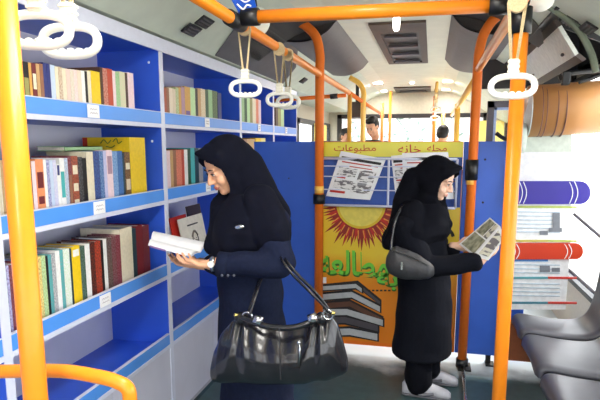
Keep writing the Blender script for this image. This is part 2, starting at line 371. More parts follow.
mb = MB(); ep = bez([(.45, 3.26, 2.395), (.60, 3.26, 2.31), (.72, 3.26, 2.21), (.80, 3.26, 2.08), (.83, 3.26, 1.98)], 6)
struct('trim_6', MB().tube(ep, .018, 8), mat('sage_edge_seal', (120, 130, 112), .5))
mb = MB()
for p_, q_ in zip(ep, ep[1:]): mb.quadbox(p_, q_, q_+V((.42, -.02, .02)) if False else q_+V((.03, .12, .02)), p_+V((.03, .12, .02)), (0, .01, 0))
mb.build('recess_liner', BLACK, t)
t = empty('door_arm', (.98, 3.75, 2.02), 'black hinged arm below the open service cover at right', 'hinge arm')
MB().tube([(.74, 3.7, 2.0), (.80, 3.7, 2.03), (1.18, 3.7, 2.06)], .016).build('arm_bar', BLACK, t, True)
MB().tube(bez([(.86, 3.74, 1.98), (.93, 3.74, 2.0), (1.02, 3.74, 2.03), (1.18, 3.74, 2.02)]), .012).build('arm_link', BLACK, t, True)
MB().box((.755, 3.675, 1.96), (.80, 3.725, 2.04), .006).build('bracket', BLACK, t)

# ================================================================== RAILS AND POSTS
PR = .024
def bar(name, pts, label, m, cat='grab rail', r=PR, group=None, collars=(), parts=()):
    t = empty(name, pts[0], label, cat, group)
    MB().tube(pts, r, 16).build('tube', m, t, True)
    for (p, q) in collars: MB().tube([p, q], r*1.35, 16).build('collar', BLACK, t, True)
    return t
RL, RR, RZ = -.80, .285, 2.10
bar('ceiling_rail', [(RL, .35, RZ), (RL, 5.35, RZ)], 'long orange ceiling rail on the left carrying white grab handles', ORANGE, collars=[((RL, 2.14, RZ), (RL, 2.28, RZ))])
bar('ceiling_rail', [(RR, .35, RZ), (RR, 3.93, RZ-.0)], 'long orange ceiling rail on the right above the seats', ORANGE, collars=[((RR, 2.14, RZ), (RR, 2.28, RZ))])
bar('crossbar', [(RL+.03, 2.21, RZ+.012), (RR-.03, 2.21, RZ+.005)], 'orange crossbar spanning the aisle between the two ceiling rails', ORANGE, 'crossbar', .026, None, [((RL+.03, 2.21, RZ+.012), (RL+.10, 2.21, RZ+.012)), ((RR-.10, 2.21, RZ+.005), (RR-.03, 2.21, RZ+.005))])
bar('grab_post', [(-.775, .90, 0), (-.775, .90, 2.1)], 'thick orange post in the left foreground in front of the books', ORANGE, 'post', .0235, None, [((-.775, .9, 0), (-.775, .9, .05))])
bar('grab_post', [(.30, 2.2, 0), (.30, 2.2, 2.02)], 'thick orange post in the right foreground beside the grey seats', ORANGE, 'post', .027, None, [((.30, 2.2, 2.0), (.30, 2.2, 2.09)), ((.3, 2.2, 0), (.3, 2.2, .05))])
p = bez([(-.80, 3.95, 2.14), (-.80, 3.95, 2.24), (-.83, 3.95, 2.36), (-.91, 3.95, 2.44), (-.97, 3.95, 2.47)], 5)
bar('grab_post', [(-.80, 3.95, 0)]+p, 'deep orange post at the left end of the poster board', DORANGE, 'post', .033, None, [((-.8, 3.95, 0), (-.8, 3.95, .05)), ((-.8, 3.95, 1.17), (-.8, 3.95, 1.24))])
p = bez([(.28, 3.95, 2.12), (.285, 3.95, 2.22), (.31, 3.95, 2.33), (.37, 3.95, 2.42), (.44, 3.95, 2.46)], 5)
bar('grab_post', [(.27, 3.95, 0)]+p, 'deep orange post beside the newspaper reader at the poster board', DORANGE, 'post', .032, None, [((.27, 3.95, 0), (.27, 3.95, .06)), ((.272, 3.95, 1.36), (.272, 3.95, 1.50))])
for z, pz in ((1.33, .272),): tag(MB().tube([(pz, 3.95, z), (pz, 3.95, z+.04)], .034, 16).build('post_band', YELLOW, None, True), 'yellow tape band on the orange post beside the newspaper reader', 'tape band')
tag(MB().tube([(-.8, 3.95, 1.25), (-.8, 3.95, 1.30)], .035, 16).build('post_band', YELLOW, None, True), 'yellow tape band on the orange post left of the poster', 'tape band')
lp = [(-1.36, 1.0, 1.16), (-1.05, 1.0, 1.16), (-.74, 1.0, 1.135)]
bar('grab_rail', bez([A(-60, 373, 1.0), A(0, 371.5, 1.0), A(60, 371, 1.0), A(95, 376, 1.0), A(115, 381, 1.0), A(127, 388, 1.0), A(130, 400, 1.0), A(130, 425, 1.0)], 6)+[A(129, 640, 1.0)], 'low orange grab rail bending down at bottom left behind the post', ORANGE, 'grab rail', .0155)
# side loop from the left wall
bar('side_bar', [(-1.66, 5.2, 2.02), (-.80, 5.2, 2.06)], 'thin orange bar from the left wall to the ceiling rail beyond the bookcases', DORANGE, 'grab rail', .018, None, [((-.95, 5.2, 2.05), (-.88, 5.2, 2.055))])
# far posts
def pY(u, X):
    q = on(u, 120, 0, X); return q.y
for u, X, r_, m, top, lb in ((349.5, -.80, .022, YELLOW, 2.1, 'yellow far post seen just right of the left ceiling rail'), (363, -.78, .030, YELLOW, 2.36, 'thick yellow far post with bent top beside the man'),
                         (382, -.72, .022, DORANGE, 2.2, 'dark orange rear post left of the printed window'), (390, -.62, .02, DORANGE, 2.38, 'slender dark orange rear post, second beyond the man'),
                         (433, .02, .028, DORANGE, 2.38, 'dark orange rear post in front of the printed window'), (443, .16, .03, YELLOW, 2.1, 'yellow rear post beside the dark haired passenger'),
                         (457, .29, .034, YELLOW, 2.1, 'thick yellow far post left of the right-hand orange post')):
    y = min(9.3, pY(u, X))
    pts = [(X, y, 0), (X, y, top)]
    if 'bent' in lb: pts = [(X, y, 0)]+bez([(X, y, 2.1), (X, y, 2.2), (X-.05, y, 2.29), (X-.16, y, 2.36)], 5)
    bar('far_post', pts, lb, m, 'post', r_)
bar('far_rail', [(RL, 5.35, 2.1), (RL, 9.2, 2.08)], 'left ceiling rail continuing to the rear of the bus', DORANGE, 'grab rail', .022)
bar('far_rail', [(RR, 3.97, 2.06), (RR, 9.0, 2.06)], 'right ceiling rail continuing to the rear of the bus', YELLOW, 'grab rail', .026)
bar('far_handle_rail', [(.03, 6.6, 2.3), (.03, 9.2, 2.3)], 'short rail under the rear ceiling with two white handles', YELLOW, 'grab rail', .018)
# ---- strap handles
def handle_proto():
    t = empty('hanging_strap', (0, 0, 0))
    W, Hh, r_ = .064, .031, .0100         # rounded racetrack ring, in the XZ plane
    pts = []
    for k in range(32):
        a = 2*math.pi*k/32; c_, s_ = math.cos(a), math.sin(a)
        x = (abs(c_)**.7)*math.copysign(1, c_)*W; z = (abs(s_)**.85)*math.copysign(1, s_)*Hh
        pts.append(V((x, 0, z-.052)))
    mb = MB().tube(pts, r_, 12, True)
    for k in range(5): mb.ell((-.04+.02*k, 0, -.052-Hh+.009), (.009, .009, .007), seg=10)
    mb.build('ring', WHITE, t, True)
    mb = MB().box((-.016, -.011, -.02), (.016, .011, .03), .005)
    for k in range(3): mb.box((-.018, -.013, -.012+k*.015), (.018, .013, -.005+k*.015), .002)
    mb.build('clamp_block', CREAM, t)
    return t
hp = handle_proto()
def handle(i, X, Y, Z, top, rz, label, s=1, strap=True):
    t = hp if i == 0 else copytree(hp)
    t.location = (X, Y, Z); t.rotation_euler.z = rz; t.scale = (s,)*3
    tag(t, label, 'grab handle', 'white grab handles on straps')
    if strap:
        Lz = (top-Z)/s
        mb = MB().quadbox((-.013, -.004, .03), (-.005, -.004, .03), (-.0235, -.004, Lz), (-.0295, -.004, Lz), (0, .004, 0)).quadbox((.005, -.004, .03), (.013, -.004, .03), (.0295, -.004, Lz), (.0235, -.004, Lz), (0, .004, 0))
        o = mb.build('strap', STRAP, None); o.parent = t
        o = MB().tube([(0, -.011, Lz-.0), (0, .011, Lz-.0)], .0285/s, 18).build('strap_loop', STRAP); o.parent = t
    return t
hz = [(RL+.0, 2.32, 1.895, 'white grab handle hanging nearest the crossbar on the left rail'), (RL+.02, 2.80, 1.885, 'white grab handle second beyond the crossbar on the left rail'), (RL+.02, 2.98, 1.885, 'white grab handle third beyond the crossbar, half behind another'),
      (RL, on(70, 41, 0, RL).y, on(70, 41, 0, RL).z+.052, 'large white grab handle in front of the top shelf, upper left'), (RL, on(38, 30, 0, RL).y, on(38, 30, 0, RL).z+.052, 'large white grab handle partly behind the left foreground post')]
for i, (x, y, z, lb) in enumerate(hz): handle(i, x, y, z, RZ-.01, (.15, .1, -.1, .15, .25)[i], lb)
handle(5, RR-.035, 1.95, 1.845, RZ, -.15, 'large white grab handle behind the right foreground post', 1.05)
handle(6, .03, 7.6, 2.12, 2.29, 0, 'small far white handle, upper of the two near the rear', 1)
handle(7, .03, 8.6, 2.05, 2.29, 0, 'small far white handle, lower of the two near the rear', 1)
# sign over the left rail joint
t = empty('blue_sign', (-.8, 2.2, 2.2), 'blue sign with white lettering above the left end of the crossbar', 'sign')
a, b_, c_, d_ = A(229, -4, 2.16), A(252, -8, 2.16), A(256, 7, 2.2), A(240, 15, 2.2)
MB().quadbox(a, b_, c_, d_, (0, .012, 0)).build('board', mat('sign_blue', (30, 90, 205), .3), t)
MB().tube(bez([A(237, 4, 2.15), A(243, 9, 2.165), A(247, 5, 2.16), A(251, 6, 2.16)], 5), .0035, 6).build('lettering', WPAPER, t)
MB().tube(bez([A(240, -1, 2.15), A(245, 2, 2.155), A(250, 0, 2.155)], 5), .003, 6).build('lettering', WPAPER, t)
t = empty('round_mirror', A(258, 22, 2.5), 'pale round disc behind the crossbar joint at the left rail', 'mirror')
p = A(256, 22, 2.6); MB().ell(p, (.07, .02, .07)).build('mirror_glass', mat('pale_disc', (214, 220, 208), .3), t, True)
MB().tube([p+V((0, .02, .03)), p+V((-.05, .05, .33))], .008).build('mirror_stem', BLACK, t)
t = empty('speaker_dome', A(540, 2, 2.4), 'white round fitting beside the right end of the crossbar', 'fitting')
p = A(540, 0, 2.45); MB().ell(p, (.055, .05, .045)).build('dome', WHITE, t, True); MB().tube([p, p+V((0, 0, .2))], .02).build('stem', WHITE, t)
# ================================================================== BOOKCASES ALONG THE LEFT WALL
XF = -1.41; XB = -1.775
ZS = [1.692, 1.280, .861, .459]      # undersides of the boards with a lip
units = [(.30, 1.525), (1.525, 2.735), (2.735, 3.975), (3.975, 4.865), (4.865, 5.75)]
ords = ['bookcase nearest the camera, mostly outside the left edge', 'blue bookcase at left with the big yellow book', 'blue bookcase behind the woman in navy', 'narrower blue bookcase behind the hanging grab handles', 'blue bookcase farthest down the left wall']
LABY = {1: {0: (2.19, 'l'), 1: (2.20, 'l'), 2: (2.17, 'l')}}
lblm = WPAPER
for ui, (ya, yb) in enumerate(units):
    t = empty('bookcase', (XF, (ya+yb)/2, 0), ords[ui], 'bookcase', 'blue bookcases along the left wall')
    for y in (ya, yb-.02):
        sp = MB().box((XB, y, 0), (XF-.004, y+.02, 2.115)).build('side_panel', BLUE, t)
        MB().box((XF-.004, y, 0), (XF, y+.02, 2.115)).build('edge_strip', EDGE, sp)
        for zz in (2.03, 1.62): 
            yy = y+.02 if y == ya else y
            MB().ell((XF-.06, yy, zz), (.007, .002, .007), seg=10).build('shelf_pin', WPAPER, sp)
    MB().box((XB-.012, ya, 0), (XB, yb, 2.115)).build('back_panel', PALE, t)
    tp = MB().box((XB, ya+.02, 2.093), (XF-.004, yb-.02, 2.115)).build('top_panel', BLUE, t)
    MB().box((XF-.004, ya, 2.085), (XF+.006, yb, 2.125)).build('top_edge', EDGE, tp)
    MB().box((XF-.03, ya, 2.125), (XF+.002, yb, 2.155)).build('cornice', EDGE, tp)
    for si, z in enumerate(ZS):
        s_ = MB().box((XB, ya+.02, z), (XF-.004, yb-.02, z+.02)).build('shelf', BLUE, t)
        MB().box((XF-.004, ya+.02, z), (XF+.001, yb-.02, z+.02)).build('shelf_edge', EDGE, s_)
        lp_ = MB().box((XF-.016, ya+.02, z+.0205), (XF-.001, yb-.02, z+.08), .002).build('shelf_lip', LIPB, s_)
        MB().box((XF-.018, ya+.02, z+.0802), (XF-.001, yb-.02, z+.0835)).build('lip_edge', EDGE, s_)
    MB().box((XF-.02, ya+.02, .0), (XF-.004, (ya+yb)/2-.002, .458)).build('cupboard_door', PALE, t)
    MB().box((XF-.02, (ya+yb)/2+.002, .0), (XF-.004, yb-.02, .458)).build('cupboard_door', PALE, t)
# small white section labels clipped on the lips
def seclabel(u, v, z, w, lb):
    p = on(u, v, 0, XF); t = empty('shelf_label', (XF, p.y, z+.05), lb, 'shelf label', 'white section labels on the shelf lips')
    MB().box((XF+.0012, p.y-w/2, z+.022), (XF+.004, p.y+w/2, z+.077), .001).build('card', WPAPER, t)
    cols = mat('label_ink', (176, 166, 180), .6)
    for k, zz in enumerate((.058, .042)):
        MB().tube(bez([(XF+.0045, p.y-w*.3+w*.6*j/6, z+zz+(.003 if j % 2 else -.003)) for j in range(7)], 3), .0011, 5).build('writing', cols, t)
for a in ((93, 113, ZS[0], .085, 'white section label on the top shelf lip below the yellow book spine'), (99, 208, ZS[1], .085, 'white section label on the middle shelf lip of the left bookcase'),
          (105, 301, ZS[2], .085, 'white section label on the lower shelf lip of the left bookcase'), (207, 125, ZS[0], .075, 'white section label on the lip above the woman\'s head'),
          (208, 188, ZS[1], .075, 'white section label on the lip beside the woman\'s face'), (259, 129, ZS[0], .07, 'white section label on the lip below the ring handle'),
          (286, 132, ZS[0], .07, 'white section label on the farthest bookcase lip')): seclabel(*a)
cb = MB().box((XF, .3, 0), (XF+.02, 5.75, .03)); struct('baseboard_left', cb, CHROME)

# ---- books
COL = dict(black=(30, 28, 30), tan=(196, 158, 108), maroon=(110, 34, 40), brown=(150, 104, 78), navy=(44, 54, 120), paleblue=(196, 212, 236), cream=(232, 222, 196), spotted=(190, 150, 110),
           beige=(222, 206, 182), pink=(236, 206, 200), white=(240, 240, 238), yellow=(240, 204, 30), darkbrown=(80, 52, 40), brick=(176, 88, 62), red=(196, 70, 44), palepink=(240, 214, 220), green=(150, 190, 140),
           darkgreen=(44, 84, 58), orange=(238, 150, 100), lavender=(196, 196, 232), teal=(74, 176, 178), blue=(90, 140, 196), deepblue=(50, 96, 160), darkred=(118, 24, 32), olive=(150, 150, 90), grey=(150, 150, 156), purple=(110, 84, 150), mauve=(176, 140, 160), palegreen=(190, 224, 170), darkteal=(30, 60, 70), gold=(208, 160, 80), salmon=(232, 140, 110), paleyellow=(240, 226, 140))
NICE = dict(paleblue='pale blue', spotted='brown-spotted', darkbrown='dark brown', brick='brick red', palepink='pale pink', darkgreen='dark green', deepblue='deep blue', darkred='dark red', palegreen='pale green', darkteal='dark teal', paleyellow='pale yellow')
def bmat(c): return mat('cover_'+c, COL[c], .45, var=.05, scale=60)
def pmat(c, d):                          # patterned spine : printed blotches of a second ink
    nm = 'cover_%s_printed_%s' % (c, d)
    return MATS[nm] if nm in MATS else mat(nm, COL[c], .45, scale=130, rgb2=tuple((a_*.55+b_*.45) for a_, b_ in zip(COL[d], COL[c])))
XS = -1.465
used = set()
def book(y0, y1, zb, h, c, label, group, d=None, depth=None, patch=None, tilt=0):
    depth = depth or random.uniform(.14, .2); th = y1-y0-.0012
    t = empty('book', (XS, (y0+y1)/2, zb), label, 'book', group)
    x0 = XS-depth; b = .0022; a = -th/2; e = th/2
    m = pmat(c, d) if d else bmat(c)
    def put(o): o.parent = t; return o
    mb = MB().box((-depth, a, 0), (0, a+b, h)).box((-depth, e-b, 0), (0, e, h)).box((-.004, a, 0), (.0005, e, h), min(.0012, th*.2))
    put(mb.build('cover', m))
    put(MB().box((-depth+.004, a+b, .004), (-.005, e-b, h-.005)).build('pages', PAPER))
    if patch:
        for (z0, z1, pc) in patch: put(MB().box((.0006, a+th*.14, h*z0), (.0014, e-th*.14, h*z1)).build('spine_label', bmat(pc)))
    t.rotation_euler.x = tilt
    return t
ordw = ['first', 'second', 'third', 'fourth', 'fifth', 'sixth', 'seventh', 'eighth', 'ninth', 'tenth', 'eleventh', 'twelfth', 'thirteenth', 'fourteenth', 'fifteenth', 'sixteenth', 'seventeenth', 'eighteenth', 'nineteenth', 'twentieth', 'twenty-first', 'twenty-second', 'twenty-third', 'twenty-fourth', 'twenty-fifth', 'twenty-sixth', 'twenty-seventh', 'twenty-eighth', 'twenty-ninth', 'thirtieth', 'thirty-first']
def row(shelf, where, v, lst, group):
    zb = ZS[shelf]+.0205; n_ = len(lst)
    for i, it in enumerate(lst):
        u0, u1, vt, c = it[:4]; d = it[4] if len(it) > 4 else None; patch = it[5] if len(it) > 5 else None; dep = it[6] if len(it) > 6 else None
        ya, yb = on(u0, v, 0, XS).y, on(u1, v, 0, XS).y
        h = on((u0+u1)/2, vt, 0, XS).z-zb
        nc = NICE.get(c, c); ln = lst[i-1][3] if i else None; rn = lst[i+1][3] if i+1 < n_ else None
        ln = NICE.get(ln, ln); rn = NICE.get(rn, rn)
        if ln and rn: lb = '%s book right of a %s one, %s from left, %s' % (nc, ln, ordw[i], where)
        elif rn: lb = '%s book at the left end of %s' % (nc, where)
        else: lb = '%s book at the right end of %s' % (nc, where)
        if len(it) > 7: lb = it[7]
        book(ya, yb, zb, h, c, lb, group, d, dep, patch)
row(0, 'top shelf, left bookcase', 90, [(19, 24, 61, 'gold'), (24, 30, 62, 'black', None, [(.2, .7, 'olive')]), (30, 33, 63, 'gold'), (33, 37.5, 63.5, 'maroon', None, [(.5, .8, 'cream')]), (37.5, 41, 64, 'tan'), (41, 44.5, 64, 'brown'), (44.5, 48, 63, 'navy'), (48, 51.5, 64, 'navy', None, [(.05, .3, 'lavender')]),
    (51.5, 56, 65, 'paleblue'), (56, 59.5, 67, 'cream'), (59.5, 63, 67, 'beige', 'brown'), (63, 67, 68.5, 'cream'), (67, 71, 69, 'pink', 'beige'), (71, 74.5, 69.5, 'beige', 'white'), (74.5, 78, 70, 'pink', 'white'), (78, 82, 70.5, 'cream', 'pink'), (82, 85.5, 71, 'white'), (85.5, 88, 71.5, 'black'),
    (88, 91.5, 71, 'cream'), (91.5, 100.5, 71.5, 'yellow'), (100.5, 103.5, 67.5, 'darkbrown'), (103.5, 108, 68.5, 'brick', 'pink'), (108, 113, 69, 'red', 'brick', [(.05, .25, 'cream')]), (113, 116, 71, 'palepink'), (116, 120, 72, 'green', 'palegreen'), (120, 125.5, 72, 'beige', 'palegreen'), (125.5, 128, 73, 'darkbrown'), (128, 134, 73, 'palepink')], 'books on the top shelf of the left bookcase')
row(1, 'middle shelf, left bookcase', 190, [(-4, 0, 160, 'cream'), (0, 2.5, 160, 'cream', 'beige'), (2.5, 5, 160, 'tan'), (5, 8, 161, 'maroon', 'mauve'), (8, 13, 160, 'white'), (13, 18, 160, 'tan'), (18, 24, 159, 'blue'), (24, 29, 160, 'cream'), (29, 33, 161, 'darkgreen'), (33, 37, 161, 'palepink'), (37, 45, 159, 'orange', None, [(.55, .8, 'maroon'), (.3, .42, 'maroon'), (.05, .12, 'maroon')]),
    (45, 48, 159.5, 'white'), (48, 51, 160, 'lavender', 'navy'), (51, 54.5, 160, 'paleblue', None), (54.5, 58, 160, 'lavender', 'white'), (58, 61, 164, 'white', None, [(.8, .98, 'navy')]), (61, 66, 158, 'white', None, [(.35, .78, 'teal'), (.04, .12, 'darkgreen')]), (66, 69.5, 158, 'paleblue', 'grey'), (69.5, 73, 156.5, 'maroon', 'mauve', [(.2, .7, 'brown')]),
    (73, 79.5, 156, 'brick', 'darkbrown', [(.7, .85, 'cream'), (.42, .55, 'cream'), (.15, .28, 'cream')]), (79.5, 84, 157, 'black', 'grey'), (84, 88, 158, 'black'), (88, 95, 151.5, 'cream'), (95, 101, 151, 'navy', 'blue'), (101, 105, 151, 'deepblue', 'paleblue'), (105, 108, 151, 'lavender'), (108, 114, 150, 'palepink', None, [(.6, .9, 'mauve')]), (114, 119, 151, 'blue', 'paleblue'), (119, 124, 151, 'deepblue', 'blue'), (124, 126, 153, 'darkteal'),
    (126, 131.5, 152, 'darkbrown', 'gold', [(.68, .8, 'cream'), (.3, .5, 'beige')]), (131.5, 147, 137.5, 'yellow', None, None, .26, 'tall yellow picture book at the right end of the middle shelf')], 'books on the middle shelf of the left bookcase')
yb_ = [o for o in C.objects if o.name.startswith('book') and o.get('label', '').startswith('tall yellow')][0]
hh = on(139, 137.5, 0, XS).z-ZS[1]-.0205; yy0 = -(on(147, 190, 0, XS).y-on(131.5, 190, 0, XS).y)/2-.0006
o = MB().box((-.262, yy0, hh-.045), (-.235, yy0+.003, hh-.002)).build('corner_patch', RED); o.parent = yb_
for pts in ([(-.16, -.03), (-.14, -.012), (-.12, -.03), (-.10, -.014)], [(-.09, -.022), (-.07, -.006), (-.06, -.03), (-.04, -.02)], [(-.13, -.045), (-.10, -.05), (-.08, -.04)]):
    o = MB().tube(bez([(x, yy0, hh+z) for x, z in pts], 4), .0022, 6).build('title_lettering', DGINK); o.parent = yb_
o = book(on(55, 152, 0, XS).y, on(55, 152, 0, XS).y+.01, 0, .1, 'green', 'sage green book lying flat on top of the middle shelf books', 'books on the middle shelf of the left bookcase', None, .14)
for c_ in list(o.children): bpy.data.objects.remove(c_)
zt = on(60, 155, 0, XS).z
o.location = (XS-.13, 1.9, zt+.014); o.name = 'book'
ya, yb = on(57, 152, 0, XS-.1).y, on(95, 150, 0, XS-.1).y; o.location.y = (ya+yb)/2; L = (yb-ya)/2
for nm, mb, m_ in (('cover', MB().box((-.07, -L, 0), (.07, L, .003)).box((-.07, -L, .017), (.07, L, .02)).box((.066, -L, 0), (.07, L, .02)), bmat('green')), ('pages', MB().box((-.066, -L+.004, .003), (.066, L-.004, .017)), PAPER)):
    q = mb.build(nm, m_); q.parent = o
row(2, 'lower shelf, left bookcase', 255, [(-5, 0, 268, 'paleblue'), (0, 4.5, 267, 'white', 'teal'), (4.5, 7.5, 266, 'lavender', 'purple'), (7.5, 10.5, 265.5, 'maroon', 'mauve'), (10.5, 16, 265, 'white'), (16, 22, 263, 'red'), (22, 28, 261, 'paleblue'), (28, 36, 258, 'cream'), (36.5, 40.5, 257, 'paleyellow', 'brown'), (40.5, 45, 256, 'palegreen', 'olive'), (45, 47.5, 256, 'black'), (47.5, 51, 255, 'teal', 'grey'), (51, 55, 253.5, 'grey', 'white'),
    (55, 59.5, 251, 'white'), (59.5, 63, 250, 'teal', 'grey'), (63, 69.5, 249, 'white', 'palegreen'), (69.5, 71.5, 248.5, 'darkteal'), (71.5, 80, 246, 'yellow', None, [(.08, .16, 'darkbrown'), (.85, .95, 'white')]), (80, 85, 246, 'darkgreen', 'grey'), (85, 90, 244, 'white'), (90, 95, 242, 'black', 'red'), (95, 101, 241, 'red', 'black'), (101, 103.5, 240, 'black'), (103.5, 107, 239, 'white'), (107, 112, 238, 'darkbrown', 'grey'),
    (112, 116.5, 236.5, 'maroon', 'grey'), (116.5, 121, 235, 'darkred', 'mauve'), (121, 133, 227.5, 'cream', None, None, .22), (133, 137, 228, 'darkteal'), (137, 143.5, 225, 'darkred', None, None, .2), (143.5, 150, 225, 'maroon', None, None, .2)], 'books on the lower shelf of the left bookcase')
row(0, 'top shelf, second bookcase', 105, [(163.5, 167, 88, 'brick'), (167, 169.5, 88, 'brown'), (169.5, 173, 88, 'cream', 'pink'), (173, 176, 89, 'beige'), (176, 179, 87.5, 'palegreen', 'brown'), (179, 181.5, 87.5, 'gold'), (181.5, 185, 87, 'mauve'), (185, 190.5, 87, 'gold', None, [(.05, .4, 'purple')]), (190.5, 195.5, 88, 'palegreen'), (195.5, 198, 88.5, 'black'), (198, 201, 88.5, 'tan'), (201, 205.5, 89, 'cream', 'tan'), (205.5, 208.5, 90, 'darkgreen'), (208.5, 212.5, 90, 'green'), (212.5, 217.5, 91, 'darkgreen', 'olive'), (218, 221.5, 93, 'navy')], 'books on the top shelf of the second bookcase')
row(1, 'middle shelf, second bookcase', 170, [(166.5, 170.5, 150.5, 'palepink'), (170.5, 173.5, 150, 'tan'), (173.5, 176.5, 150, 'brown'), (176.5, 182, 150, 'salmon', 'brick'), (182, 184.5, 149.5, 'red'), (184.5, 188, 149.5, 'white'), (188, 191, 149, 'darkgreen'), (191, 195, 148, 'teal'), (195, 199, 148, 'darkteal'), (199, 203, 148, 'grey'), (203, 208, 149, 'deepblue'), (208, 213, 150, 'maroon')], 'books on the middle shelf of the second bookcase')
row(0, 'top shelf, third bookcase', 112, [(240.5, 244.5, 97, 'green'), (244.5, 247, 98, 'darkgreen'), (247, 250, 97, 'palegreen'), (250, 252.5, 99, 'olive'), (252.5, 256, 98.5, 'cream'), (256, 258.5, 99, 'salmon'), (258.5, 261, 100, 'palepink')], 'books on the top shelf of the third bookcase')
row(1, 'middle shelf, third bookcase', 148, [(241, 247, 139, 'brown'), (247, 255, 139, 'tan'), (255.5, 261, 138, 'yellow'), (261, 265.5, 138, 'paleyellow')], 'books on the middle shelf of the third bookcase')
row(0, 'top shelf, farthest bookcase', 115, [(275.5, 278, 104, 'darkbrown'), (278, 281, 103, 'olive'), (281, 284, 105, 'palegreen')], 'books on the top shelf of the farthest bookcase')
row(1, 'middle shelf, farthest bookcase', 155, [(275.5, 279, 146, 'palepink'), (279, 283, 147, 'white')], 'books on the middle shelf of the farthest bookcase')
# magazines displayed cover out on the lower shelf of the second bookcase
def magazine(x, ya, yb, z0, z1, m, label, lean=.05, th=.006):
    t = empty('magazine', (x, (ya+yb)/2, z0), label, 'magazine', 'magazines standing cover out behind the woman\'s book')
    MB().quadbox((x, ya, z0), (x, yb, z0), (x-lean, yb, z1), (x-lean, ya, z1), (-th, 0, 0)).build('cover', m, t)
    MB().quadbox((x-.001, ya+.003, z0+.003), (x-.001, yb-.003, z0+.003), (x-lean-.001, yb-.003, z1-.003), (x-lean-.001, ya+.003, z1-.003), (-th-.003, 0, 0)).build('pages', PAPER, t)
    return t
zb = ZS[2]+.022
p1, p2 = on(184, 222, 0, -1.46), on(214, 205, 0, -1.5)
y1a = on(183, 225, 0, -1.46).y; y1b = on(207, 225, 0, -1.46).y
magazine(-1.53, y1b-.06, y1b+.16, zb, zb+.31, mat('dark_magazine', (60, 42, 36), .4), 'brown magazine standing behind the portrait magazine')
magazine(-1.49, y1a-.02, y1a+.21, zb, zb+.275, RED, 'red magazine showing its left edge behind the portrait magazine')
t = magazine(-1.455, y1a+.03, y1b+.02, zb, zb+.262, mat('portrait_page', (222, 218, 206), .6), 'pale magazine with a sketched bearded portrait on its cover')
xx = lambda z: -1.4538-.05*(z-zb)/.262
cy = (y1a+y1b)/2+.03; cz = zb+.105
MB().tube([(xx(cz+.052*math.sin(a)), cy+.040*math.cos(a), cz+.055*math.sin(a)) for a in [2*math.pi*k/20 for k in range(20)]], .0035, 6, True).build('portrait_outline', INK, t)
MB().tube(bez([(xx(cz-.02), cy-.03, cz-.012), (xx(cz-.02), cy, cz+.0), (xx(cz-.02), cy+.03, cz-.012)], 4), .008, 6).build('portrait_beard', mat('grey_print', (110, 100, 92), .5), t)
MB().tube(bez([(xx(cz+.05), cy-.045, cz+.03), (xx(cz+.06), cy, cz+.062), (xx(cz+.05), cy+.045, cz+.03)], 4), .007, 6).build('portrait_hair', mat('grey_print', (110, 100, 92), .5), t)
for s_ in (-1, 1): MB().ell((xx(cz+.012), cy+s_*.015, cz+.014), (.002, .006, .003), seg=8).build('portrait_eye', INK, t)
MB().tube([(xx(zb+.21), cy-.08, zb+.21), (xx(zb+.21), cy+.07, zb+.21)], .005, 6).build('title_lettering', INK, t)
# ================================================================== PARTITION, POSTER BOARD AND NEWSPAPER RACK
YP = 4.02
def PA(u, v, dy=0): return A(u, v, YP+dy)
xl, xm0, xm1, xr = PA(272, 200).x, PA(319, 200).x, PA(461, 200).x, PA(516, 200).x
zt_, zb_ = 1.625, .075
t = empty('partition', (xl, YP, 0), 'blue partition board left of the poster behind the woman in navy', 'partition')
MB().box((xl-.14, YP, zb_), (xm0-.005, YP+.03, zt_), .004).build('board', PANEL, t)
for x in (xl+.03, xm0-.1): MB().box((x, YP+.005, 0), (x+.03, YP+.025, zb_)).build('foot', BLACK, t)
for a in ((-1.05, .9), (-1.05, 1.35)): MB().ell((a[0], YP-.001, a[1]), (.006, .003, .006), seg=8).build('screw', BLACK, t)
t = empty('partition', (xr, YP, 0), 'blue partition board between the orange posts right of the newspaper reader', 'partition')
MB().box((xm1+.003, YP, zb_), (.68, YP+.03, zt_), .004).build('board', PANEL, t)
MB().box((.44, YP+.005, 0), (.475, YP+.025, zb_)).build('foot', BLACK, t)
q = PA(483, 200)
for zz in (1.50, 1.20, .86): MB().ell((q.x, YP-.001, zz), (.008, .003, .008), seg=8).build('screw', BLACK, t)
MB().box((.44, YP-.03, 0), (.50, YP+.06, .012)).build('foot_plate', BLACK, t)
MB().box((.50, YP-.012, .055), (.9, YP+.02, .36)).build('lower_kick_board', mat('kick_board_brown', (132, 72, 40), .5), t)
# poster board
t = empty('poster_board', ((xm0+xm1)/2, YP, 0), 'yellow and orange poster board with sun, green lettering and a pile of books', 'poster board')
pg = bpy.data.materials.new('yellow_orange_print'); pg.use_nodes = True; n = pg.node_tree.nodes; l = pg.node_tree.links
b = n['Principled BSDF']; b.inputs['Roughness'].default_value = .35
tc = n.new('ShaderNodeTexCoord'); sx = n.new('ShaderNodeSeparateXYZ'); nz = n.new('ShaderNodeTexNoise'); nz.inputs['Scale'].default_value = 3; nz.inputs['Detail'].default_value = 4
ad = n.new('ShaderNodeMath'); ad.operation = 'MULTIPLY_ADD'; ad.inputs[1].default_value = .35
r = n.new('ShaderNodeValToRGB'); e = r.color_ramp.elements
e[0].position = .25; e[0].color = lin((222, 122, 12)); e[1].position = 1.12 if False else 1.0; e[1].color = lin((238, 206, 56))
k = e.new(.72); k.color = lin((224, 134, 16)); k = e.new(.9); k.color = lin((234, 176, 36))
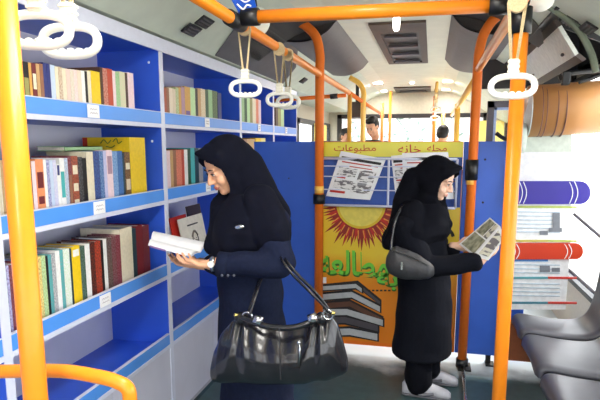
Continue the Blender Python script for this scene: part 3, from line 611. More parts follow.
l.new(tc.outputs['Object'], sx.inputs[0]); l.new(tc.outputs['Object'], nz.inputs['Vector']); l.new(nz.outputs['Fac'], ad.inputs[0]); l.new(sx.outputs['Z'], ad.inputs[2]); l.new(ad.outputs[0], r.inputs[0]); l.new(r.outputs[0], b.inputs['Base Color'])
MB().box((xm0, YP-.002, zb_), (xm1, YP+.028, zt_), .003).build('board', [DORANGE], t)
for fx in (xm0+.1, xm1-.13): MB().box((fx, YP+.003, 0), (fx+.03, YP+.023, zb_)).build('foot', BLACK, t)
MB().box((xm0+.012, YP-.006, zb_+.03), (xm1-.004, YP-.0021, 1.16)).build('lower_print', pg, t)
MB().box((xm0+.012, YP-.006, 1.16), (xm1-.004, YP-.0021, 1.515)).build('rack_backing', mat('blue_backing', (48, 88, 176), .5), t)
MB().box((xm0+.012, YP-.006, 1.515), (xm1-.004, YP-.0021, zt_-.004)).build('header_print', mat('header_yellow', (236, 228, 70), .35, scale=3, rgb2=(226, 214, 60)), t)
F = -.0085
def flat(name, pts, m, dy=F, th=.0015): return MB().prism([V((p[0], YP+dy, p[1])) for p in pts], (0, th, 0)).build(name, m, t)
def P2(u, v): q = PA(u, v); return (q.x, q.z)
# sun
sc = P2(361, 204); R_ = .178
random.seed(3)
N = 34
for k in range(N):
    a = math.pi*1.02+(math.pi*.96)*k/(N-1)-.0; w_ = .05; 
    rr = R_+random.uniform(.10, .19)
    if abs(math.cos(a))>.8: rr = min(rr, R_+.12)
    pts = []
    for da, r_ in ((-w_*1.3, R_*1.0), (-w_*.9, R_+(rr-R_)*.5), (.015*(-1)**k, rr), (w_*.9, R_+(rr-R_)*.5), (w_*1.3, R_*1.0)):
        x = sc[0]+r_*math.cos(a+da); z = sc[1]+r_*math.sin(a+da); pts.append((max(xm0+.014, x), min(1.157, z)))
    flat('sun_ray', pts, DRED if k % 3 else RED, F-.0001*(k % 4))
for k in range(16):
    a = math.pi*1.06+(math.pi*.88)*k/15; pts = []
    for da, r_ in ((-.012, R_+.02), (0.02, R_+.075), (.05, R_+.09), (.035, R_+.02)): pts.append((sc[0]+r_*math.cos(a+da), min(1.157, sc[1]+r_*math.sin(a+da))))
    flat('sun_flame', pts, mat('flame_orange', (236, 150, 60), .5), F-.001)
flat('sun_disc', [(sc[0]+(R_+.006)*math.cos(a), min(1.158, sc[1]+(R_+.006)*math.sin(a))) for a in [math.pi+math.pi*k/30 for k in range(31)]], mat('sun_rim', (226, 190, 40), .5), F-.002)
flat('sun_disc', [(sc[0]+R_*.93*math.cos(a), min(1.158, sc[1]+R_*.93*math.sin(a))) for a in [math.pi+math.pi*k/30 for k in range(31)]], mat('sun_yellow', (236, 216, 96), .5), F-.0035)
# lettering
word = ''.join(reversed('\ufee3\ufec4\ufe8e\ufedf\ufecc\ufeea'))
fittext('green_lettering_shadow', word, 319.5, 253.8, 389.7, 275.2, YP-.0100, DGINK, t, bold=.035)
fittext('green_lettering', word, 319, 252, 389, 273.5, YP-.0118, GINK, t, bold=.02)
w2 = ''.join(reversed('\ufe91\ufeea'))
fittext('green_lettering_shadow', w2, 377, 275.5, 398.6, 290.5, YP-.0100, DGINK, t, bold=.035)
fittext('green_lettering', w2, 376.5, 274, 398, 289, YP-.0118, GINK, t, bold=.02)
c3 = P2(448, 230)
text('black_lettering', ''.join(reversed('\ufee3\ufead\ufea9')), (c3[0], YP-.0100, c3[1]), .19, INK, t, rot=(math.pi/2, -math.pi/2, 0), bold=.004, th=.0006)
for w_, u0, u1 in (('\ufee3\ufea0\ufee0\ufeea', 427, 447), ('\ufea7\ufe8e\ufee7\ufeea', 398, 421), ('\ufee3\ufec4\ufe92\ufeee\ufecb\ufe8e\ufe95', 334, 376)):
    fittext('red_header_lettering', ''.join(reversed(w_)), u0, 144.5, u1, 153, YP-.0090, RED, t, bold=.004)
# painted pile of books at bottom left of the poster
def pb(pts, m, dy): flat('painted_book', [P2(*p) for p in pts], m, dy)
GB = mat('painted_book_grey', (176, 180, 184), .5); GB2 = mat('painted_book_shadow', (74, 70, 78), .5); BKB = mat('painted_book_brown', (92, 58, 44), .5)
def pbook(tl, tm, tr, th, dark, k):   # left-end point, bend point, right-end point, thickness in poster px
    (u0, v0), (u1, v1), (u2, v2) = tl, tm, tr
    pb([(u0, v0-2), (u1, v1-2.2), (u2+1.6, v2-1.5), (u2+1.6, v2+th+1.4), (u1, v1+th+1.8), (u0, v0+th+1.2)], INK, F-.0006*k)
    pb([(u0, v0), (u1, v1), (u2, v2), (u2, v2+th), (u1, v1+th), (u0, v0+th)], dark, F-.0006*k-.0009)
pbook((321.5, 286), (358, 282.5), (380, 301), 3.5, GB2, 1)
pbook((321.5, 329), (350, 328), (377.5, 333.5), 6.5, GB, 2)
pbook((321.5, 317), (345, 316.5), (378, 325), 6, GB2, 3)
pbook((321.5, 303), (350, 301), (382, 317.5), 5, BKB, 4)
pbook((321.5, 309), (347, 308.5), (383, 319.5), 6, GB, 5)
pbook((321.5, 294), (352, 291.5), (380, 306), 5.5, GB, 6)
pbook((321.5, 286), (356, 283.5), (362, 288), 4, GB, 7)
for i in range(7): flat('small_print', [P2(364+i*4, 289.5), P2(366.6+i*4, 289.5), P2(366.6+i*4, 291), P2(364+i*4, 291)], INK, F)
flat('white_tag', [P2(320.5, 277), P2(326.5, 277), P2(326.5, 283), P2(320.5, 283)], WPAPER, F)
# wire rack
k_ = empty('newspaper_rack', ((xm0+xm1)/2, YP-.03, 1.1), 'white wire newspaper rack fixed across the poster board', 'rack')
x0, z0 = P2(320, 204); x1, z1 = P2(457, 159); YR = YP-.06
fr = MB(); 
for a, b_ in (((x0, z0), (x1, z0)), ((x0, z1), (x1, z1)), ((x0, z0), (x0, z1)), ((x1, z0), (x1, z1))): fr.tube([(a[0], YR, a[1]), (b_[0], YR, b_[1])], .009, 8)
fr.build('frame', EDGE, k_, True)
zz = [z0+(z1-z0)*f_ for f_ in (.34, .62, .84)]
for z in zz: MB().tube([(x0, YR, z), (x1, YR, z)], .0045, 6).build('wire', EDGE, k_)
xmid = P2(389, 180)[0]
MB().tube([(xmid, YR, z0), (xmid, YR, z1)], .0085, 8).build('upright', EDGE, k_)
for x in (x0, x1, xmid): MB().tube([(x, YR, z0+.02), (x, YP-.009, z0+.02)], .006, 8).build('bracket', EDGE, k_)
MB().box((x0, YR, z0-.004), (x1, YP-.008, z0+.004)).build('tray', EDGE, k_)
# newspapers
def newsmat(name, tint, dens):
    m = bpy.data.materials.new(name); m.use_nodes = True; n = m.node_tree.nodes; l = m.node_tree.links; b = n['Principled BSDF']; b.inputs['Roughness'].default_value = .8
    tc = n.new('ShaderNodeTexCoord'); mp = n.new('ShaderNodeMapping'); mp.inputs['Scale'].default_value = (dens, dens, dens*3.2)
    nz = n.new('ShaderNodeTexNoise'); nz.inputs['Scale'].default_value = 2.2; nz.inputs['Detail'].default_value = 3
    r = n.new('ShaderNodeValToRGB'); e = r.color_ramp.elements; e[0].position = .44; e[0].color = lin((120, 116, 120)); e[1].position = .5; e[1].color = lin(tint)
    l.new(tc.outputs['Object'], mp.inputs[0]); l.new(mp.outputs[0], nz.inputs['Vector']); l.new(nz.outputs['Fac'], r.inputs[0]); l.new(r.outputs[0], b.inputs['Base Color']); return m
NEWS = newsmat('newsprint', (238, 236, 236), 12)
def newspaper(cs, Y, label, rows, curl=.02):
    P = [A(u, v, Y) for u, v in cs]; t = empty('newspaper', P[3], label, 'newspaper', 'newspapers tucked in the wire rack')
    c = P; n_ = 8; pts = []
    mb = MB()
    def S(a, b_): return c[0].lerp(c[1], a).lerp(c[3].lerp(c[2], a), b_)
    for i in range(n_):
        a0, a1 = i/n_, (i+1)/n_
        y = lambda a: V((0, -curl*math.sin(a*math.pi), 0))
        mb.quadbox(S(a0, 0)+y(a0), S(a1, 0)+y(a1), S(a1, 1)+y(a1), S(a0, 1)+y(a0), (0, .004, 0))
    mb.build('sheets', WPAPER, t)
    def patch(nm, a0, a1, b0, b1, m):
        mb = MB(); k = 4
        for i in range(k):
            p, q = a0+(a1-a0)*i/k, a0+(a1-a0)*(i+1)/k
            y = lambda a: V((0, -curl*math.sin(a*math.pi)-.0022, 0))
            mb.quadbox(S(p, b0)+y(p), S(q, b0)+y(q), S(q, b1)+y(q), S(p, b1)+y(p), (0, .001, 0))
        return mb.build(nm, m, t)
    for r in rows: patch(*r)
    return t
g = mat('news_grey', (150, 150, 156), .6)
rws = [('masthead', .06, .94, .10, .16, INK), ('headline', .1, .9, .2, .225, RED), ('small_headline', .3, .8, .28, .30, RED), ('text_column', .08, .5, .33, .52, NEWS), ('text_column', .56, .92, .33, .6, NEWS), ('text_column', .08, .5, .6, .8, NEWS), ('red_block', .05, .4, .85, .9, RED), ('text_column', .5, .92, .64, .86, NEWS), ('picture', .6, .8, .62, .68, g), ('red_block', .1, .3, .54, .57, RED)]
newspaper([(341, 151), (386, 159), (370, 200), (326, 196)], YR+.012, 'newspaper with red headlines slanting in the left side of the wire rack', rws)
newspaper([(402, 153), (448, 152), (455, 199), (404, 199)], YR+.012, 'newspaper mostly hidden behind the reader\'s head in the right of the rack', rws)
newspaper([(391, 156), (420, 153), (418, 199), (396, 200)], YR+.03, 'folded newspaper standing farther back in the right of the rack', rws, .005)
# glazed screen above the right partition
t = empty('glazed_screen', (.55, 4.6, 1.62), 'grey framed glass screen beyond the right-hand blue partition', 'screen')
Yg = 4.6; x0, x1 = A(487, 120, Yg).x, A(560, 120, Yg).x; z1 = A(490, 101, Yg).z
MB().box((x0, Yg, .9), (x0+.05, Yg+.04, z1)).box((x0, Yg, z1-.05), (x1, Yg+.04, z1)).build('outer_frame', mat('slate_frame', (84, 84, 92), .4), t)
MB().box((x0+.05, Yg+.005, .9), (x0+.07, Yg+.035, z1-.05)).box((x0+.05, Yg+.005, z1-.07), (x1, Yg+.035, z1-.05)).build('inner_frame', mat('pale_blue_frame', (160, 184, 220), .4), t)
MB().box((x0+.07, Yg+.018, .9), (x1, Yg+.022, z1-.07)).build('pane', GLASS, t)
MB().tube(bez([A(496, 133, 4.58), A(503, 138, 4.58), A(512, 141, 4.58)], 4), .016, 8).build('wiper_arm', BLACK, t)
# display board printed with giant books
YB = 3.96
t = empty('book_display', (.85, YB, .45), 'tall display of giant printed books with purple and red spines by the window', 'display')
def BB(u, v, d=0): q = A(u, v, YB); return V((q.x, YB+d, q.z))
def bp(name, pts, m, d, th=.012): return MB().prism([BB(u, v, d) for u, v in pts], (0, th, 0)).build(name, m, t)
BWm = mat('display_white', (236, 238, 240), .5); BG = mat('display_grey_green', (196, 206, 196), .5); BT = mat('display_tan', (206, 150, 92), .4, scale=5, rgb2=(196, 138, 84)); TL = mat('display_tan_line', (120, 84, 84), .5)
bp('back_sheet', [(511, 150), (572, 150), (572, 170), (572, 232), (566, 310), (508, 310)], BWm, .012)
def roundspine(u0, u1, v0, v1, m, lines, nm):
    r = (v1-v0)/2; P = [(u0, v0)]+[(u1-r*.8+r*.9*math.sin(a), (v0+v1)/2-r*math.cos(a)) for a in [math.pi*k/12 for k in range(13)]]+[(u0, v1)]
    bp(nm, P, m, -.012, .03)
    for lu in lines:
        mb = MB().tube([BB(lu+3.2*math.sin(math.pi*k/10)*(1), v0+.6+(v1-v0-1.2)*k/10, -.0125) for k in range(11)], .0028, 6)
        mb.build(nm+'_band', BWm if m is not BT else TL, t)
roundspine(508, 589, 181, 204, mat('display_purple', (40, 26, 142), .35, scale=3, rgb2=(48, 32, 152)), (519, 523, 569, 574), 'purple_spine')
roundspine(508, 582, 243, 259, mat('display_red', (206, 62, 26), .35, scale=3, rgb2=(196, 50, 24)), (512, 516, 564, 568), 'red_spine')
for v0, m1, m2 in ((206, (176, 190, 96), (176, 190, 96)), (240, (190, 180, 80), (176, 190, 96)), (259.5, (70, 130, 200), None), (277, (90, 160, 170), (200, 60, 50)), (302, (70, 130, 150), (200, 60, 50))):
    bp('cover_edge', [(508, v0), (548, v0), (548, v0+2), (508, v0+2)], mat('edge_%d' % v0, m1, .5), .002)
    if m2: bp('cover_edge', [(548, v0), (577, v0+.3), (577, v0+2.3), (548, v0+2)], mat('edge2_%d' % v0, m2, .5), .002)
pl = mat('display_page_line', (172, 190, 206), .6)
for v in [160, 164, 168, 172, 176, 212, 216, 220, 224, 228, 232, 265, 269, 273, 284, 288, 292, 296]: bp('page_line', [(510, v-.5), (560, v), (560, v+.8), (510, v+.3)], pl, .006)
for a in ((540, 231, 548, 235), (549, 228, 562, 232), (553, 213, 560, 228), (540, 266, 550, 272), (552, 268, 560, 272)): bp('grey_lettering', [(a[0], a[1]), (a[2], a[1]), (a[2], a[3]), (a[0], a[3])], mat('display_grey_ink', (120, 124, 132), .5), .002)
bp('grey_cover', [(511, 132), (572, 118), (572, 152), (511, 154)], BG, .004)
bp('white_page_block', [(511, 152), (572, 152), (572, 181), (511, 181)], mat('display_page_tint', (226, 226, 232), .5), .003)
# brown roll : a long horizontal tube of brown printed card, its pale round end facing the aisle
ry = 3.90; c0 = A(530, 111, ry); c1 = A(606, 104, ry)
r0 = .168
ax = (V((c1.x, ry+.25, c1.z+.0))-V((c0.x, ry, c0.z)))
tr = empty('card_roll', c0, 'large tan printed card roll with pale round end above the book display', 'roll')
s0 = V((c0.x, ry+.06, c0.z)); s1 = s0+V((.78, .02, .03)); s1.x = min(s1.x, 1.16)
MB().tube([s0, s1], r0, 40).build('roll', BT, tr, True)
MB().tube([s0+V((-.004, 0, 0)), s0+V((.002, 0, 0))], r0*.985, 40).build('round_end', mat('roll_end', (216, 222, 220), .5), tr)
for dx in (.06, .085, .15, .20): MB().tube([s0+V((dx, 0, .001)), s0+V((dx+.004, 0, .001))], r0*1.006, 40).build('printed_ring', TL, tr, True)
tr = empty('card_roll', A(518, 137, ry), 'smaller pale round roll end under the tan card roll', 'roll')
q = A(515, 138, 3.93); MB().tube([q+V((0, 0, 0)), q+V((.06, .0, 0))], .1, 32).build('roll', BG, tr, True)
MB().tube([q+V((-.004, 0, 0)), q+V((0, 0, 0))], .097, 32).build('round_end', mat('roll_end', (216, 222, 220), .5), tr)
# ================================================================== SEATS
def seat(ya, yb, label, back=True):
    t = empty('bus_seat', (.85, (ya+yb)/2, 0), label, 'seat', 'grey plastic seats along the right wall')
    x0, x1 = .60, 1.06; n_ = 13; zs = .435
    R = []
    def prof_(x):      # dished seat surface, rolled front edge
        return [(x0-.012, zs-.055), (x0-.008, zs-.02), (x0+.015, zs+.004), (x0+.06, zs+.008), (x0+.16, zs-.004), (x0+.30, zs-.012), (x1-.06, zs+.0), (x1, zs+.05), (x1+.035, zs+.16), (x1+.055, zs+.32), (x1+.07, zs+.48), (x1+.09, zs+.5)]
    base = bez([(x, 0, z) for x, z in prof_(0)], 4)
    g = .008; ys = [ya+g, ya+g+.012, ya+.06, (ya+yb)/2, yb-.06, yb-g-.012, yb-g]; off = [-.022, -.004, .006, -.006, .006, -.004, -.022]
    mb = MB(); rows_ = []
    for y, of in zip(ys, off):
        rr = []
        for i, p in enumerate(base):
            tn = (base[min(i+1, len(base)-1)]-base[max(i-1, 0)]).normalized(); nn = V((-tn.z, 0, tn.x))
            rr.append(V((p.x, y, p.z))+nn*of)
        rows_.append(rr)
    for a, b_ in zip(rows_, rows_[1:]):
        for i in range(len(base)-1):
            f = [mb.bm.verts.new(q) for q in (a[i], a[i+1], b_[i+1], b_[i])]; mb.bm.faces.new(f)
    bmesh.ops.remove_doubles(mb.bm, verts=mb.bm.verts, dist=.0005)
    bmesh.ops.solidify(mb.bm, geom=mb.bm.faces[:], thickness=.012)
    mb.build('seat_shell', SEATG, t, True)
    MB().box((x0+.02, ya+.05, zs-.09), (x1, yb-.05, zs-.055)).build('under_frame', BLACK, t)
    for y in (ya+.12, yb-.12): MB().tube([(.82, y, 0), (.82, y, zs-.08)], .02, 10).build('leg', DARKR, t)
    return t
seat(3.53, 4.02-.08+.0, 'grey plastic seat farthest back, beside the book display')
seat(2.93, 3.50, 'grey plastic seat in the middle of the row of three')
seat(2.33, 2.90, 'grey plastic seat nearest the camera at bottom right')
seat(1.73, 2.30, 'grey plastic seat just outside the right edge')
tag(MB().box((1.13, 3.0, .93), (1.195, 3.12, 2.1)).build('window_pillar', mat('pillar_dark', (52, 50, 56), .5)), 'dark window pillar behind the farthest seat', 'pillar', None, 'structure').name = 'trim_7'
t = empty('wall_bracket', (1.15, 3.7, .9), 'thin dark slanting bars outside the right window', 'bracket')
MB().tube([A(574, 214, 4.5), A(602, 238, 4.3)], .012).build('bar', GREYF, t); MB().tube([A(560, 262, 4.5), A(596, 294, 4.2)], .014).build('bar', GREYF, t)
# floor strip by the right post
tag(MB().tube([(.275, 3.9, .012), (.26, 3.3, .012), (.245, 2.6, .012)], .014, 10).build('floor_rod', CHROME, None, True), 'thin silver rod on the floor running from the foot of the post', 'rod')
struct('trim_8', MB().box((.24, 3.86, 0), (.33, 4.0, .015)), BLACK)
# ================================================================== REAR OF THE BUS
def rearseat(x, y, label):
    t = empty('rear_seat', (x, y, 0), label, 'seat', 'grey high backed seats at the rear')
    MB().box((x-.21, y-.25, .40), (x+.21, y+.2, .48), .03).build('seat_cushion', SEATG, t)
    MB().box((x-.21, y+.15, .46), (x+.21, y+.22, 1.66), .03).build('backrest', SEATG, t)
    MB().box((x-.15, y-.15, 0), (x+.15, y+.15, .4)).build('pedestal', DARKR, t)
for x, y, lb in ((-.93, 9.0, 'grey rear seat top to the right of the seated man'), (-.33, 9.0, 'grey rear seat top in the middle of the rear window'), (.22, 9.0, 'grey rear seat top behind the dark haired passenger')): rearseat(x, y, lb)
rearseat(-1.45, 7.6, 'grey rear seat beside the left windows')
MBk = MB().box((LW, 6.0, .0), (LW+.01, 6.02, .01))
bpy.data.meshes  # noqa
MBk.bm.free()
cur = tag(MB().box((-1.77, 8.35, 1.36), (-1.76, 9.3, 1.93)).build('curtain', mat('yellow_curtain', (244, 222, 120), .7)), 'pale yellow curtain at the last left window', 'curtain')
cur = tag(MB().box((.74, 9.68, 1.2), (1.15, 9.7, 2.0)).build('curtain', mat('yellow_curtain', (244, 222, 120), .7)), 'pale yellow curtain right of the printed rear window', 'curtain')
sp = empty('speaker', (-1.5, 6.2, 2.0), 'dark box speaker high on the left beyond the far posts', 'speaker')
q = A(357, 110, 7.0)
MB().box((q.x-.1, 6.95, q.z-.09), (q.x+.1, 7.15, q.z+.1), .015).build('case', BROWN, sp); MB().box((q.x-.02, 7.0, q.z+.1), (q.x+.02, 7.04, 2.38)).build('bracket', BLACK, sp)
# ================================================================== PEOPLE
def frame(f, c):
    f = V(f).normalized(); up = (V((0, 0, 1))-f*f.z).normalized(); s = f.cross(up)
    m = Matrix((s, f, up)).transposed().to_4x4(); m.translation = V(c); return m
def head(mb, M, s=1.0, ears=True):
    R3 = M.to_3x3(); W = lambda p: M @ (V(p)*s)
    E_ = lambda c, r: mb.ell(W(c), tuple(x*s for x in r), R3, 22)
    E_((0, -.022, .03), (.075, .092, .088)); E_((0, .025, -.03), (.060, .062, .085)); E_((0, .03, .045), (.064, .055, .05))
    E_((0, .058, -.092), (.024, .024, .021)); E_((0, .035, -.085), (.042, .038, .026))
    for k in (-1, 1):
        E_((k*.033, .058, -.034), (.025, .025, .026)); E_((k*.027, .078, .024), (.023, .010, .008)); E_((k*.009, .098, -.032), (.0085, .010, .008))
        E_((k*.076, -.01, -.012), (.008, .018, .03)) if ears else None; E_((k*.028, .072, .004), (.016, .014, .011))
    mb.cap(W((0, .082, .018)), W((0, .108, -.028)), .0075*s, .0105*s)
    E_((0, .083, -.058), (.021, .012, .0065)); E_((0, .082, -.068), (.017, .012, .007)); E_((0, .078, -.05), (.02, .012, .014))
    mb.cap(W((0, -.025, -.04)), W((0, -.035, -.16)), .052*s, .055*s)
def face_parts(M, parent, s, lips, iris=False):
    R3 = M.to_3x3(); W = lambda p: M @ (V(p)*s)
    for k in (-1, 1):
        e_ = MB().ell(W((k*.028, .0825, .005)), (.0115*s, .005*s, .0055*s), R3).build('eye', mat('eye_white', (236, 230, 226), .3), parent, True)
        MB().ell(W((k*.028, .087, .0035)), (.0048*s, .0025*s, .005*s), R3).build('iris', mat('iris_brown', (40, 24, 20), .2), e_, True)
        MB().tube([W((k*.014, .084, .0065)), W((k*.022, .0895, .0115)), W((k*.034, .088, .0115)), W((k*.042, .080, .006))], [.0015*s, .0022*s, .0022*s, .0014*s], 8).build('eyelashes', HAIR, parent, True)
        MB().tube([W((k*.012, .089, .0255)), W((k*.026, .0915, .033)), W((k*.044, .079, .028))], [.002*s, .0032*s, .0015*s], 8).build('eyebrow', HAIR, parent, True)
    mb = MB().tube([W((-.021, .082, -.062)), W((-.009, .094, -.0585)), W((0, .095, -.06)), W((.009, .094, -.0585)), W((.021, .082, -.062))], [.0015*s, .0038*s, .0034*s, .0038*s, .0015*s], 8)
    mb.tube([W((-.018, .083, -.064)), W((0, .0935, -.068)), W((.018, .083, -.064))], [.0015*s, .0048*s, .0015*s], 8); mb.build('lips', lips, parent, True)
def hand(mb, w, f, th, n, curls=(.5, .6, .5), s=1.0, thumb=(.5, .5), spread=.06):
    w = V(w); f = V(f).normalized(); n = (V(n)-f*V(n).dot(f)).normalized(); th_ = f.cross(n); th_ = th_ if th_.dot(V(th)) > 0 else -th_
    R3 = Matrix((f, th_, n)).transposed()
    mb.ell(w+f*.045*s, (.05*s, .037*s, .016*s), R3); mb.ell(w+f*.07*s, (.028*s, .038*s, .0135*s), R3); mb.ell(w+f*.03*s+th_*.02*s+n*.006*s, (.032*s, .018*s, .016*s), R3)
    mb.cap(w-f*.03*s, w+f*.012*s, .026*s, .025*s)
    for i, (o, L, r_) in enumerate(((.0285, .94, .0088), (.0095, 1.06, .009), (-.0098, .98, .0086), (-.0275, .78, .0078))):
        p = w+f*(.086-.004*abs(i-1))*s+th_*o*s; a = 0; rr = r_*s
        d0 = (f+th_*spread*(1.5-i)).normalized()
        q = p-d0*.02*s; pts = [(q, rr)]
        pts.append((p, rr))
        for c_, l_ in zip(curls, (.042, .026, .021)):
            a += c_*(1+.08*i); d = d0*math.cos(a)+n*math.sin(a); p = p+d*l_*L*s; rr *= .92; pts.append((p, rr))
        mb.chain(pts)
    p = w+f*.022*s+th_*.026*s; d = (f*.55+th_*.8+n*.25).normalized(); q = p+d*.038*s
    d2 = (f*.9+th_*.35+n*thumb[0]).normalized(); q2 = q+d2*.032*s; d3 = (f*.95+n*thumb[1]).normalized(); q3 = q2+d3*.025*s
    mb.chain([(p, .014*s), (q, .0115*s), (q2, .0105*s), (q3, .0085*s)])
def cloth(a, b, sc=26, nz=3): return lambda p: a*math.sin(sc*(p.x*b[0]+p.y*b[1]+p.z*b[2])+nz*noise.noise(p*4))
def rings_(L, Y, fb, sh):                # (u, v, front-back radius, side radius)
    fb = V((fb[0], fb[1], 0)).normalized(); sh = V((sh[0], sh[1], 0)).normalized()
    return [(A(u, v, y if y else Y), fb*a, sh*b) for (u, v, a, b, y) in [(l+(None,))[:5] if len(l) == 4 else l for l in L]]
# ---------------- the woman in navy reading at the bookcase
YW = 2.45
W1 = empty('person', (A(255, 300, YW).x, YW, 0), 'woman in navy coat and black headscarf reading a white booklet at the bookcase', 'person')
M1 = frame((-.63, -.63, -.46), A(226, 167, 2.40)); fb1 = (-.9, -.42); sh1 = (.42, -.9)
b = MB(); head(b, M1, 1.0, False)
neck = M1 @ V((0, -.035, -.15))
T1 = [(247, 212, .05, .055), (251, 222, .09, .13), (251, 250, .11, .14), (251, 285, .10, .13), (251, 310, .12, .15), (254, 340, .12, .15)]
b.cap(M1 @ V((0, -.03, -.08)), A(252, 218, YW), .05, .06); b.loft(rings_(T1, YW, fb1, sh1))
hipz = A(256, 335, YW)
for sy, sx in ((-.09, .02), (.09, -.02)):
    h_ = V((hipz.x+sx, YW+sy, hipz.z)); k_ = V((hipz.x+sx-.01, YW+sy, .48)); a_ = V((hipz.x+sx+.02, YW+sy, .09))
    b.chain([(h_, .085), (k_, .055), (a_, .036), (a_+V((-.12, 0, -.055)), .02)])
# arms
nS, nE, nW = A(273, 226, 2.30), A(279, 264, 2.25), A(215, 263, 2.22)
fS, fE, fW_ = A(228, 224, 2.62), A(232, 268, 2.66), A(200, 263, 2.46)
b.chain([(nS, .055), (nE, .04), (nW, .027)]); b.chain([(fS, .055), (fE, .04), (fW_, .027)])
hand(b, nW+V((-.012, 0, -.008)), (-1, .06, .04), (0, -1, .0), (.05, -.05, 1), (.08, .35, .45), 1.0, (.6, .1))
hand(b, fW_+V((0, 0, -.01)), (-.9, -.25, .10), (0, 1, .2), (.1, -.2, 1), (.1, .4, .4), .95, (.7, .4))
b.remesh('body', SKIN, W1, .0045, 3)
LIPS = mat('lips_rose', (176, 92, 84), .4)
face_parts(M1, W1, 1.0, LIPS)
# coat
b = MB(); C1 = [(248, 206, .07, .08), (250, 214, .12, .15), (251, 228, .15, .185), (250, 250, .16, .19), (250, 280, .155, .185), (251, 310, .16, .185), (254, 350, .175, .2), (258, 400, .185, .21), (259, 425, .19, .215)]
b.loft(rings_(C1, YW, fb1, sh1), 32)
b.chain([(nS+V((-.01, .03, .0)), .085), (nS+V((0, .01, -.05)), .076), (nE+V((.008, 0, 0)), .066), (nE.lerp(nW, .5), .058), (A(226, 265, 2.23), .054)])
b.chain([(fS, .08), (fE, .062), (fW_+V((.06, .01, 0)), .05)])
b.remesh('coat', NAVY, W1, .0075, 5, .004, 9, None, cloth(.0035, (.6, .3, .9), 34, 4))
cu = A(218, 264, 2.225); cd = (A(226, 265, 2.23)-cu).normalized()
MB().tube([cu-cd*.001, cu+cd*.05], [.057, .0585], 24).build('cuff', NAVY, W1, True)
for k in range(3): p = A(222+6*k, 275.5, 2.175); MB().ell(p, (.006, .004, .006), seg=10).build('cuff_button', mat('button_grey', (90, 92, 104), .3), W1, True)
wt = A(214.5, 263.5, 2.222); wm = MB().tube([wt+V((.012, 0, .001)), wt+V((-.012, 0, -.001))], .0345, 24).build('watch', CHROME, W1, True)
MB().tube([wt+V((-.002, -.032, .004)), wt+V((-.002, -.041, .004))], .015, 16).build('watch_face', WHITE, wm)
# trousers and shoes (below the frame)
b = MB()
for sy, sx in ((-.09, .02), (.09, -.02)): b.chain([(V((hipz.x+sx, YW+sy, .55)), .10), (V((hipz.x+sx+.02, YW+sy, .08)), .075)])
b.remesh('trousers', SCARF, W1, .01, 3)
for sy, sx in ((-.09, .02), (.09, -.02)):
    q = V((hipz.x+sx+.03, YW+sy, .035)); MB().loft([(q+V((.06, 0, .02)), (0, .02, 0), (0, 0, .03)), (q+V((.04, 0, .01)), (0, .04, 0), (0, 0, .044)), (q+V((-.08, 0, 0)), (0, .048, 0), (0, 0, .034)), (q+V((-.19, 0, -.008)), (0, .04, 0), (0, 0, .026)), (q+V((-.21, 0, -.012)), (0, .02, 0), (0, 0, .014))], 20).build('shoe', BLACK, W1, True)
# headscarf
def hood(M, s, drape, YD, fb, sh, name, m, parent, extra=None, brim=((0, .035, .095), .045, (0, .098, .122), .012), fold=None, cutw=.083, cutz=-.022, cuth=.112):
    R3 = M.to_3x3(); W = lambda p: M @ (V(p)*s); b = MB()
    E_ = lambda c, r: b.ell(W(c), tuple(x*s for x in r), R3, 26)
    E_((0, -.022, .035), (.094, .118, .108)); E_((0, .01, -.03), (.088, .09, .11)); E_((0, -.06, .0), (.092, .10, .095)); E_((0, .02, .055), (.085, .088, .075))
    b.cap(W(brim[0]), W(brim[2]), brim[1]*s, brim[3]*s); 
    for k in (-1, 1): b.cap(W((k*.05, .03, .075)), W((k*.014, brim[2][1]-.012, brim[2][2]-.008)), .034*s, .012*s)
    b.cap(W((0, .015, -.10)), W((0, -.0, -.16)), .082*s, .09*s)
    b.loft(rings_(drape, YD, fb, sh), 32)
    if extra: extra(b)
    cut = (M, V((0, .125, cutz))*s, V((cutw, .11, cuth))*s)
    return b.remesh(name, m, parent, .0065, 7, .004, 8, [cut], fold)
D1 = [(240, 194, .085, .09), (244, 204, .115, .125), (248, 215, .15, .175), (250, 228, .175, .205), (248, 240, .182, .20), (238, 253, .135, .16)]
def ex1(b):
    b.cap(A(247, 166, 2.45), A(260, 196, 2.46), .085, .09); b.cap(A(256, 190, 2.46), A(273, 216, 2.45), .085, .09)
    b.cap(A(222, 205, 2.40), A(214, 246, 2.38), .055, .045); b.cap(A(260, 200, 2.36), A(272, 232, 2.30), .075, .092)
hood(M1, 1.0, D1, YW-.02, fb1, sh1, 'headscarf', SCARF, W1, ex1, fold=lambda p: .006*math.sin(42*(p.x*.9+p.z*.35)+3*noise.noise(p*5))*min(1, max(0, (1.62-p.z)*4)))
q = A(239.5, 227, 2.19); bd = MB().ell(q, (.022, .004, .009), Matrix.Rotation(-.15, 3, 'Y')).build('badge', CHROME, W1, True)
